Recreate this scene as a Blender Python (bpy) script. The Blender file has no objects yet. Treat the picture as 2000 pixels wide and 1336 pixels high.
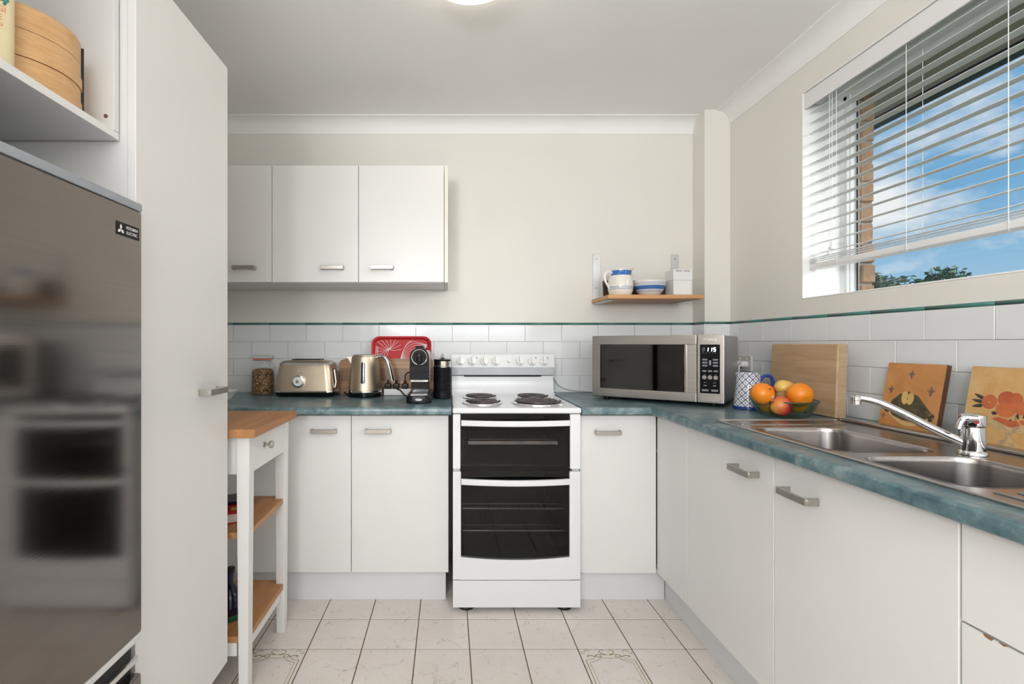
import bpy, bmesh, math, random
from mathutils import Vector, Matrix
random.seed(7)
S = bpy.context.scene
COL = S.collection
R = math.radians

# ------------------------------------------------------------------ camera, sky, lights, exposure
EYE = 1.12          # eye height
FPX = 985.0         # focal length for a frame 2000 px wide
cam = bpy.data.cameras.new('camera')
cam.sensor_width = 36.0
cam.lens = FPX / 2000 * 36
cam.shift_x = (1000 - 876) / 2000
cam.shift_y = (671 - 668) / 2000
cam.clip_start = 0.02
cam_o = bpy.data.objects.new('camera', cam)
cam_o.location = (0, 0, EYE)
cam_o.rotation_euler = (R(90), 0, 0)
COL.objects.link(cam_o)
S.camera = cam_o
S.view_settings.view_transform = 'Standard'
S.view_settings.look = 'None'
S.view_settings.gamma = 1.0
S.view_settings.exposure = 0.24
S.view_settings.use_curve_mapping = False
S.cycles.max_bounces = 7
S.cycles.diffuse_bounces = 5
S.cycles.glossy_bounces = 3
S.cycles.transmission_bounces = 2
S.cycles.transparent_max_bounces = 10
S.cycles.caustics_reflective = False
S.cycles.caustics_refractive = False


def build_world():
    w = bpy.data.worlds.new('sky')
    S.world = w
    w.use_nodes = True
    w.cycles.sampling_method = 'MANUAL'
    w.cycles.sample_map_resolution = 256
    nt = w.node_tree
    nt.nodes.clear()
    n = nt.nodes.new
    L = nt.links.new
    out = n('ShaderNodeOutputWorld')
    bg = n('ShaderNodeBackground')
    tc = n('ShaderNodeTexCoord')
    sep = n('ShaderNodeSeparateXYZ')
    L(tc.outputs['Generated'], sep.inputs[0])
    up = n('ShaderNodeMapRange')
    up.inputs['From Min'].default_value = -0.05
    up.inputs['From Max'].default_value = 0.7
    L(sep.outputs['Z'], up.inputs['Value'])
    ramp = n('ShaderNodeValToRGB')
    e = ramp.color_ramp.elements
    e[0].position = 0.0
    e[0].color = (0.46, 0.66, 0.80, 1)
    e[1].position = 1.0
    e[1].color = (0.13, 0.35, 0.65, 1)
    m = e.new(0.35)
    m.color = (0.19, 0.43, 0.70, 1)
    L(up.outputs[0], ramp.inputs[0])
    mp = n('ShaderNodeMapping')
    mp.inputs['Scale'].default_value = (1.0, 1.0, 1.9)
    mp.inputs['Location'].default_value = (0.35, 0.1, 0.0)
    L(tc.outputs['Generated'], mp.inputs[0])
    nz = n('ShaderNodeTexNoise')
    nz.inputs['Scale'].default_value = 4.2
    nz.inputs['Detail'].default_value = 9
    nz.inputs['Roughness'].default_value = 0.56
    L(mp.outputs[0], nz.inputs['Vector'])
    cr = n('ShaderNodeValToRGB')
    cr.color_ramp.elements[0].position = 0.515
    cr.color_ramp.elements[1].position = 0.66
    L(nz.outputs['Fac'], cr.inputs[0])
    mix = n('ShaderNodeMixRGB')
    L(cr.outputs[0], mix.inputs[0])
    L(ramp.outputs[0], mix.inputs[1])
    mix.inputs[2].default_value = (0.90, 0.91, 0.93, 1)
    L(mix.outputs[0], bg.inputs['Color'])
    bg.inputs['Strength'].default_value = 0.85
    L(bg.outputs[0], out.inputs[0])


build_world()


def light(name, kind, loc, rot, energy, color=(1, 1, 1), **kw):
    d = bpy.data.lights.new(name, kind)
    d.energy = energy
    d.color = color
    for k, v in kw.items():
        setattr(d, k, v)
    o = bpy.data.objects.new(name, d)
    o.location = loc
    o.rotation_euler = rot
    COL.objects.link(o)
    return o


def aim(frm, to):
    return (Vector(to) - Vector(frm)).to_track_quat('-Z', 'Y').to_euler()


# hazy sun outside the side window, high to the right and behind the viewer
light('sun', 'SUN', (6, -4, 6), aim((3.6, -2.3, 1.9), (0, 0, 0)), 3.2, (1.0, 0.97, 0.92), angle=R(28))
# added fill lamp, set in an opening made for it behind the viewer
light('rear_fill', 'AREA', (0.1, -2.36, 1.73), (R(90), 0, 0), 40, (0.97, 0.985, 1.0),
      shape='RECTANGLE', size=2.3, size_y=1.04)
# added fill lamp behind the viewer, aimed up to brighten the ceiling
light('ceiling_fill', 'AREA', (-0.60, -1.3, 1.52), aim((0, 0, 0), (0.25, 0.64, 0.73)), 38, (1.0, 0.99, 0.975),
      shape='DISK', size=0.5)

# ------------------------------------------------------------------ object helpers
def wloc(o):
    v = Vector((0, 0, 0))
    while o is not None:
        v = v + o.location
        o = o.parent
    return v


def obj(name, bm, mat, parent=None, local=False, smooth=True, ang=38, kind=None):
    me = bpy.data.meshes.new(name)
    bmesh.ops.recalc_face_normals(bm, faces=bm.faces)
    bm.to_mesh(me)
    bm.free()
    if mat:
        me.materials.append(mat)
    if smooth:
        for p in me.polygons:
            p.use_smooth = True
        me.set_sharp_from_angle(angle=R(ang))
    o = bpy.data.objects.new(name, me)
    if smooth:
        wn = o.modifiers.new('weighted_normal', 'WEIGHTED_NORMAL')
        wn.keep_sharp = True
    COL.objects.link(o)
    if parent is not None:
        if not local:
            me.transform(Matrix.Translation(-wloc(parent)))
        o.parent = parent
    else:
        xs = [v.co for v in me.vertices]
        b = Vector(((min(v.x for v in xs) + max(v.x for v in xs)) / 2,
                    (min(v.y for v in xs) + max(v.y for v in xs)) / 2, min(v.z for v in xs)))
        me.transform(Matrix.Translation(-b))
        o.location = b
    if kind:
        o['kind'] = kind
    return o


def tag(o, label, cat, group=None):
    o['label'] = label
    o['category'] = cat
    if group:
        o['group'] = group
    return o


def thing(name, label, cat, loc, rotz=0.0, group=None):
    o = bpy.data.objects.new(name, None)
    o.empty_display_size = 0.05
    o.location = loc
    o.rotation_euler = (0, 0, rotz)
    COL.objects.link(o)
    return tag(o, label, cat, group)


def struct(o, label=None):
    o['kind'] = 'structure'
    if label:
        o['label'] = label
    return o


def NB():
    return bmesh.new()


def box(bm, x0, x1, y0, y1, z0, z1, bev=0.0, seg=2):
    r = bmesh.ops.create_cube(bm, size=1)
    vs = r['verts']
    for v in vs:
        v.co = Vector(((x0 + x1) / 2 + v.co.x * (x1 - x0), (y0 + y1) / 2 + v.co.y * (y1 - y0), (z0 + z1) / 2 + v.co.z * (z1 - z0)))
    if bev > 0:
        es = list({e for v in vs for e in v.link_edges})
        bmesh.ops.bevel(bm, geom=es, offset=bev, segments=seg, affect='EDGES', profile=0.5)
    return bm


def BX(*a, **k):
    return box(NB(), *a, **k)


def lathe(bm, prof, c=(0, 0, 0), seg=36, axis='z', close=False):
    """prof: list of (radius, height)"""
    rings = []
    for r, h in prof:
        if r < 1e-6:
            rings.append([bm.verts.new(_ax(0, 0, h, axis, c))])
        else:
            rings.append([bm.verts.new(_ax(r * math.cos(2 * math.pi * i / seg), r * math.sin(2 * math.pi * i / seg), h, axis, c)) for i in range(seg)])
    for a, b in zip(rings[:-1], rings[1:]):
        for i in range(seg):
            j = (i + 1) % seg
            if len(a) == 1 and len(b) == 1:
                continue
            if len(a) == 1:
                bm.faces.new((a[0], b[i], b[j]))
            elif len(b) == 1:
                bm.faces.new((a[i], a[j], b[0]))
            else:
                bm.faces.new((a[i], a[j], b[j], b[i]))
    return bm


def _ax(x, y, h, axis, c):
    if axis == 'z':
        p = (x, y, h)
    elif axis == 'y':
        p = (x, h, y)
    else:
        p = (h, x, y)
    return (p[0] + c[0], p[1] + c[1], p[2] + c[2])


def LA(prof, c=(0, 0, 0), seg=36, axis='z'):
    return lathe(NB(), prof, c, seg, axis)


def spline(pts, n=8):
    """Catmull-Rom through pts"""
    P = [Vector(p) for p in pts]
    P = [P[0] * 2 - P[1]] + P + [P[-1] * 2 - P[-2]]
    out = []
    for i in range(1, len(P) - 2):
        for k in range(n):
            t = k / n
            a, b, c, d = P[i - 1], P[i], P[i + 1], P[i + 2]
            out.append(0.5 * ((2 * b) + (c - a) * t + (2 * a - 5 * b + 4 * c - d) * t * t + (3 * b - a - 3 * c + d) * t ** 3))
    out.append(P[-2])
    return out


def tube(bm, pts, r, seg=8, caps=True, closed=False):
    P = [Vector(p) for p in pts]
    n = len(P)
    rad = r if isinstance(r, (list, tuple)) else [r] * n
    rings = []
    prev = None
    for i, p in enumerate(P):
        if closed:
            t = P[(i + 1) % n] - P[i - 1]
        else:
            t = P[min(i + 1, n - 1)] - P[max(i - 1, 0)]
        t.normalize()
        if prev is None:
            u = t.orthogonal().normalized()
        else:
            u = (prev - t * prev.dot(t))
            if u.length < 1e-6:
                u = t.orthogonal()
            u.normalize()
        prev = u
        w = t.cross(u)
        rings.append([bm.verts.new(p + (u * math.cos(2 * math.pi * k / seg) + w * math.sin(2 * math.pi * k / seg)) * rad[i]) for k in range(seg)])
    m = n if closed else n - 1
    for i in range(m):
        a, b = rings[i], rings[(i + 1) % n]
        for k in range(seg):
            j = (k + 1) % seg
            bm.faces.new((a[k], a[j], b[j], b[k]))
    if caps and not closed:
        bm.faces.new(rings[0][::-1])
        bm.faces.new(rings[-1])
    return bm


def TU(*a, **k):
    return tube(NB(), *a, **k)


def prism(bm, poly, axis, a, b):
    """poly: 2D points; axis 'x': (y,z) extruded x=a..b; 'y': (x,z); 'z': (x,y)"""
    def p3(p, h):
        return {'x': (h, p[0], p[1]), 'y': (p[0], h, p[1]), 'z': (p[0], p[1], h)}[axis]
    A = [bm.verts.new(p3(p, a)) for p in poly]
    B = [bm.verts.new(p3(p, b)) for p in poly]
    n = len(poly)
    bm.faces.new(A)
    bm.faces.new(B[::-1])
    for i in range(n):
        j = (i + 1) % n
        bm.faces.new((A[i], A[j], B[j], B[i]))
    return bm


def PR(*a):
    return prism(NB(), *a)


def rrect(x0, x1, y0, y1, r, n=6):
    pts = []
    for cx, cy, a0 in ((x1 - r, y1 - r, 0), (x0 + r, y1 - r, 90), (x0 + r, y0 + r, 180), (x1 - r, y0 + r, 270)):
        for k in range(n + 1):
            a = R(a0 + 90 * k / n)
            pts.append((cx + r * math.cos(a), cy + r * math.sin(a)))
    return pts


def loft(bm, loops, cap0=False, cap1=False):
    """loops: equally long lists of 3D points"""
    rs = [[bm.verts.new(p) for p in l] for l in loops]
    n = len(rs[0])
    for a, b in zip(rs[:-1], rs[1:]):
        for i in range(n):
            j = (i + 1) % n
            bm.faces.new((a[i], a[j], b[j], b[i]))
    if cap0:
        bm.faces.new(rs[0][::-1])
    if cap1:
        bm.faces.new(rs[-1])
    return bm


def text_bm(body, size, M, extrude=0.0002, align='CENTER', xs=1.0, bend=None):
    c = bpy.data.curves.new('lettering', 'FONT')
    c.body = body
    c.size = size
    c.extrude = extrude
    c.align_x = align
    c.align_y = 'CENTER'
    c.resolution_u = 3
    t = bpy.data.objects.new('lettering_tmp', c)
    COL.objects.link(t)
    dg = bpy.context.evaluated_depsgraph_get()
    me = bpy.data.meshes.new_from_object(t.evaluated_get(dg))
    bpy.data.objects.remove(t)
    bm = NB()
    bm.from_mesh(me)
    bpy.data.meshes.remove(me)
    for v in bm.verts:
        v.co.x *= xs
    if bend:
        for v in bm.verts:
            v.co = bend(v.co)
    bm.transform(M)
    return bm


def frame(o, right, up):
    """matrix whose local x = right, y = up, z = right x up"""
    r = Vector(right).normalized()
    u = Vector(up).normalized()
    z = r.cross(u)
    return Matrix(((r.x, u.x, z.x, o[0]), (r.y, u.y, z.y, o[1]), (r.z, u.z, z.z, o[2]), (0, 0, 0, 1)))


def tx(bm, M):
    bm.transform(M)
    return bm


def join(a, b):
    me = bpy.data.meshes.new('tmp')
    b.to_mesh(me)
    b.free()
    a.from_mesh(me)
    bpy.data.meshes.remove(me)
    return a


def at(px, py, Y):
    """a point at depth Y, from measurements taken in the 2000-px frame"""
    return Vector(((px - 876) * Y / FPX, Y, EYE + (671 - py) * Y / FPX))


# ------------------------------------------------------------------ materials
class G:
    def __init__(s, name):
        s.m = bpy.data.materials.new(name)
        s.m.use_nodes = True
        s.nt = s.m.node_tree
        s.b = s.nt.nodes['Principled BSDF']
        s.out = s.nt.nodes['Material Output']

    def n(s, t, **k):
        x = s.nt.nodes.new(t)
        for a, v in k.items():
            setattr(x, a, v)
        return x

    def l(s, a, b):
        s.nt.links.new(a, b)

    def math(s, op, a, b=None):
        x = s.n('ShaderNodeMath', operation=op)
        for i, v in enumerate((a, b)):
            if v is None:
                continue
            if isinstance(v, (int, float)):
                x.inputs[i].default_value = v
            else:
                s.l(v, x.inputs[i])
        return x.outputs[0]

    def coord(s, kind='Object', scale=(1, 1, 1), loc=(0, 0, 0), rot=(0, 0, 0)):
        mp = s.n('ShaderNodeMapping')
        if kind == 'World':
            g = s.n('ShaderNodeNewGeometry')
            s.l(g.outputs['Position'], mp.inputs[0])
        else:
            t = s.n('ShaderNodeTexCoord')
            s.l(t.outputs[kind], mp.inputs[0])
        mp.inputs['Scale'].default_value = scale
        mp.inputs['Location'].default_value = loc
        mp.inputs['Rotation'].default_value = rot
        return mp.outputs[0]

    def noise(s, vec, scale, detail=3, rough=0.5, dist=0.0):
        x = s.n('ShaderNodeTexNoise')
        s.l(vec, x.inputs['Vector'])
        x.inputs['Scale'].default_value = scale
        x.inputs['Detail'].default_value = detail
        x.inputs['Roughness'].default_value = rough
        x.inputs['Distortion'].default_value = dist
        return x.outputs['Fac']

    def ramp(s, fac, *stops):
        x = s.n('ShaderNodeValToRGB')
        e = x.color_ramp.elements
        while len(e) < len(stops):
            e.new(0.5)
        for el, (p, c) in zip(e, stops):
            el.position = p
            el.color = (c, c, c, 1) if isinstance(c, (int, float)) else (*c, 1)
        s.l(fac, x.inputs[0])
        return x.outputs[0]

    def mix(s, fac, a, b, mode='MIX'):
        x = s.n('ShaderNodeMixRGB', blend_type=mode)
        for i, v in enumerate((fac, a, b)):
            if isinstance(v, (int, float)):
                x.inputs[i].default_value = v if i == 0 else (v, v, v, 1)
            elif isinstance(v, tuple):
                x.inputs[i].default_value = (*v, 1)
            else:
                s.l(v, x.inputs[i])
        return x.outputs[0]

    def bump(s, h, strength=0.2, dist=0.002):
        x = s.n('ShaderNodeBump')
        x.inputs['Strength'].default_value = strength
        x.inputs['Distance'].default_value = dist
        s.l(h, x.inputs['Height'])
        s.l(x.outputs[0], s.b.inputs['Normal'])

    def set(s, col=None, rough=None, metal=None, spec=None, coat=None):
        for k, v in (('Base Color', col), ('Roughness', rough), ('Metallic', metal), ('Specular IOR Level', spec), ('Coat Weight', coat)):
            if v is None:
                continue
            if isinstance(v, tuple):
                s.b.inputs[k].default_value = (*v, 1)
            elif isinstance(v, (int, float)):
                s.b.inputs[k].default_value = v
            else:
                s.l(v, s.b.inputs[k])
        return s.m


def plain(name, col, rough=0.5, metal=0.0, spec=0.5, var=0.04, scale=12, coat=None):
    g = G(name)
    f = g.noise(g.coord('Object'), scale, 2)
    lo = tuple(c * (1 - var) for c in col)
    hi = tuple(min(1, c * (1 + var)) for c in col)
    return g.set(g.ramp(f, (0.3, lo), (0.7, hi)), rough, metal, spec, coat)


def paint(name, col, rough=0.6, bump=0.08):
    g = G(name)
    v = g.coord('World')
    f = g.noise(v, 2.0, 3)
    return g.set(g.ramp(f, (0.3, tuple(c * 0.985 for c in col)), (0.7, tuple(min(1, c * 1.015) for c in col))), rough)


def wood(name, c1, c2, grain='x', scale=22, strip=None, rough=0.45, dist=1.0, c3=None):
    g = G(name)
    st = {'h': (0.12, 0.12, 1), 'x': (0.08, 1, 1), 'y': (1, 0.08, 1), 'z': (1, 1, 0.08)}[grain]
    v = g.coord('Object', st)
    f = g.noise(v, scale, 6, 0.6, dist)
    col = g.ramp(f, (0.28, c1), (0.72, c2))
    fine = g.noise(v, scale * 9, 2)
    col = g.mix(0.25, col, g.ramp(fine, (0.35, 0.5), (0.6, 1.0)), 'MULTIPLY')
    if strip:
        t = g.n('ShaderNodeTexCoord')
        sp = g.n('ShaderNodeSeparateXYZ')
        g.l(t.outputs['Object'], sp.inputs[0])
        ax = strip[0]
        q = g.math('FLOOR', g.math('DIVIDE', sp.outputs[ax], strip[1]))
        wn = g.n('ShaderNodeTexWhiteNoise', noise_dimensions='1D')
        g.l(q, wn.inputs['W'])
        lo = c3 or tuple(c * 0.72 for c in c1)
        col = g.mix(g.ramp(wn.outputs['Value'], (0.1, 0.0), (0.95, strip[3] if len(strip) > 3 else 0.6)), col, lo)
    g.bump(fine, 0.05, 0.001)
    return g.set(col, rough)


def metal(name, col, rough=0.3, grain=None, var=0.08, aniso=0.0):
    g = G(name)
    st = {'x': (0.02, 1, 1), 'y': (1, 0.02, 1), 'z': (1, 1, 0.02), None: (1, 1, 1)}[grain]
    f = g.noise(g.coord('Object', st), 260 if grain else 8, 3)
    lo = tuple(c * (1 - var) for c in col)
    hi = tuple(min(1, c * (1 + var)) for c in col)
    if grain:
        g.bump(f, 0.03, 0.0005)
    if aniso:
        g.b.inputs['Anisotropic'].default_value = aniso
    return g.set(g.ramp(f, (0.3, lo), (0.7, hi)), rough, 1.0)


def glass(name, tint=(1, 1, 1), ior=1.5, rough=0.0, gain=1.0):
    g = G(name)
    g.nt.nodes.remove(g.b)
    t = g.n('ShaderNodeBsdfTransparent')
    t.inputs[0].default_value = (*tint, 1)
    gl = g.n('ShaderNodeBsdfGlossy')
    gl.inputs['Roughness'].default_value = rough
    lw = g.n('ShaderNodeLayerWeight')
    lw.inputs['Blend'].default_value = 0.5
    f0 = ((ior - 1) / (ior + 1)) ** 2
    fr = g.math('ADD', g.math('MULTIPLY', g.math('POWER', lw.outputs['Facing'], 5.0), 1 - f0), f0)
    mx = g.n('ShaderNodeMixShader')
    fac = g.math('MULTIPLY', fr, gain)
    g.l(fac, mx.inputs[0])
    g.l(t.outputs[0], mx.inputs[1])
    g.l(gl.outputs[0], mx.inputs[2])
    g.l(mx.outputs[0], g.out.inputs[0])
    return g.m


def emit(name, col, strength):
    g = G(name)
    g.b.inputs['Emission Color'].default_value = (*col, 1)
    g.b.inputs['Emission Strength'].default_value = strength
    return g.set(col, 0.4)


def m_counter():
    g = G('marbled_laminate')
    v = g.coord('World')
    a = g.noise(v, 7, 6, 0.65, 1.2)
    b = g.noise(v, 26, 6, 0.7, 0.5)
    c = g.mix(0.5, a, b)
    col = g.ramp(c, (0.38, (0.042, 0.095, 0.118)), (0.50, (0.105, 0.175, 0.195)), (0.62, (0.25, 0.325, 0.335)))
    return g.set(col, 0.30, spec=0.5)


def m_floor_tile():
    g = G('crackle_floor_tile')
    v = g.coord('World')
    wob = g.n('ShaderNodeTexNoise')
    g.l(v, wob.inputs['Vector'])
    wob.inputs['Scale'].default_value = 22
    wob.inputs['Detail'].default_value = 4
    add = g.n('ShaderNodeMixRGB', blend_type='ADD')
    add.inputs[0].default_value = 0.09
    g.l(v, add.inputs[1])
    g.l(wob.outputs['Color'], add.inputs[2])
    lines = []
    for sc, wd in ((9, 0.014), (24, 0.03)):
        vo = g.n('ShaderNodeTexVoronoi', feature='DISTANCE_TO_EDGE')
        vo.inputs['Scale'].default_value = sc
        g.l(add.outputs[0], vo.inputs['Vector'])
        lines.append(g.ramp(vo.outputs['Distance'], (0.0, 1.0), (wd, 0.0)))
    m1 = g.ramp(g.noise(v, 13, 2), (0.47, 0.0), (0.62, 1.0))
    m2 = g.ramp(g.noise(v, 30, 2), (0.5, 0.0), (0.7, 0.75))
    k = g.math('MAXIMUM', g.math('MULTIPLY', lines[0], m1), g.math('MULTIPLY', lines[1], m2))
    base = g.ramp(g.noise(v, 5, 3), (0.3, (0.72, 0.665, 0.62)), (0.7, (0.78, 0.73, 0.685)))
    col = g.mix(g.math('MULTIPLY', k, 0.72), base, (0.27, 0.23, 0.20))
    return g.set(col, 0.32)


def m_lattice():
    g = G('lattice_print')
    t = g.n('ShaderNodeTexCoord')
    sp = g.n('ShaderNodeSeparateXYZ')
    g.l(t.outputs['Object'], sp.inputs[0])
    ang = g.math('ARCTAN2', sp.outputs[1], sp.outputs[0])
    u = g.math('MULTIPLY', ang, 11 / (2 * math.pi))
    v = g.math('MULTIPLY', sp.outputs[2], 37.0)
    p = g.math('FRACT', g.math('ADD', g.math('ADD', u, v), 40.0))
    q = g.math('FRACT', g.math('ADD', g.math('SUBTRACT', u, v), 40.0))
    def band(x, c, w):
        return g.math('LESS_THAN', g.math('ABSOLUTE', g.math('SUBTRACT', x, c)), w)
    ln = g.math('MAXIMUM', band(p, 0.5, 0.075), band(q, 0.5, 0.075))
    dp = g.math('ABSOLUTE', g.math('SUBTRACT', g.math('FRACT', g.math('ADD', p, 0.5)), 0.5))
    dq = g.math('ABSOLUTE', g.math('SUBTRACT', g.math('FRACT', g.math('ADD', q, 0.5)), 0.5))
    dot = g.math('LESS_THAN', g.math('ADD', g.math('MULTIPLY', dp, dp), g.math('MULTIPLY', dq, dq)), 0.014)
    k = g.math('MAXIMUM', ln, dot)
    return g.set(g.mix(k, (0.78, 0.79, 0.80), (0.022, 0.045, 0.19)), 0.15)


def m_bands(name, base, col, bands):
    """painted rings: bands = [(z0, z1), ...] in the object's own height"""
    g = G(name)
    t = g.n('ShaderNodeTexCoord')
    sp = g.n('ShaderNodeSeparateXYZ')
    g.l(t.outputs['Object'], sp.inputs[0])
    k = None
    for a, b in bands:
        x = g.math('MULTIPLY', g.math('GREATER_THAN', sp.outputs[2], a), g.math('LESS_THAN', sp.outputs[2], b))
        k = x if k is None else g.math('MAXIMUM', k, x)
    return g.set(g.mix(k, base, col), 0.18)


def m_fruit(name, stops, rough=0.4, scale=9, axis=None, pore=0.15):
    g = G(name)
    v = g.coord('Object')
    f = g.noise(v, scale, 3)
    if axis is not None:
        sp = g.n('ShaderNodeSeparateXYZ')
        g.l(v, sp.inputs[0])
        f = g.math('ADD', g.math('MULTIPLY', g.math('SUBTRACT', f, 0.5), 0.9), g.math('ADD', g.math('MULTIPLY', sp.outputs[axis[0]], axis[1]), 0.5))
    g.bump(g.noise(v, 260, 2), pore, 0.001)
    return g.set(g.ramp(f, *stops), rough)


def m_granola():
    g = G('granola')
    v = g.coord('Object')
    vo = g.n('ShaderNodeTexVoronoi')
    vo.inputs['Scale'].default_value = 130
    g.l(v, vo.inputs['Vector'])
    wn = g.n('ShaderNodeSeparateColor')
    g.l(vo.outputs['Color'], wn.inputs[0])
    g.bump(vo.outputs['Distance'], 1.0, 0.006)
    return g.set(g.ramp(wn.outputs[0], (0.0, (0.10, 0.045, 0.02)), (0.5, (0.30, 0.15, 0.06)), (1.0, (0.55, 0.36, 0.19))), 0.8)


def m_brick():
    g = G('face_brick')
    v = g.coord('World')
    f = g.noise(v, 30, 6, 0.7)
    g.bump(f, 0.5, 0.004)
    return g.set(g.ramp(f, (0.3, (0.30, 0.17, 0.10)), (0.7, (0.48, 0.30, 0.19))), 0.9)


def m_plaque(name, c1, c2):
    g = G(name)
    v = g.coord('Object')
    f = g.noise(v, 11, 5, 0.6, 0.8)
    return g.set(g.ramp(f, (0.3, c1), (0.7, c2)), 0.35)


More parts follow.
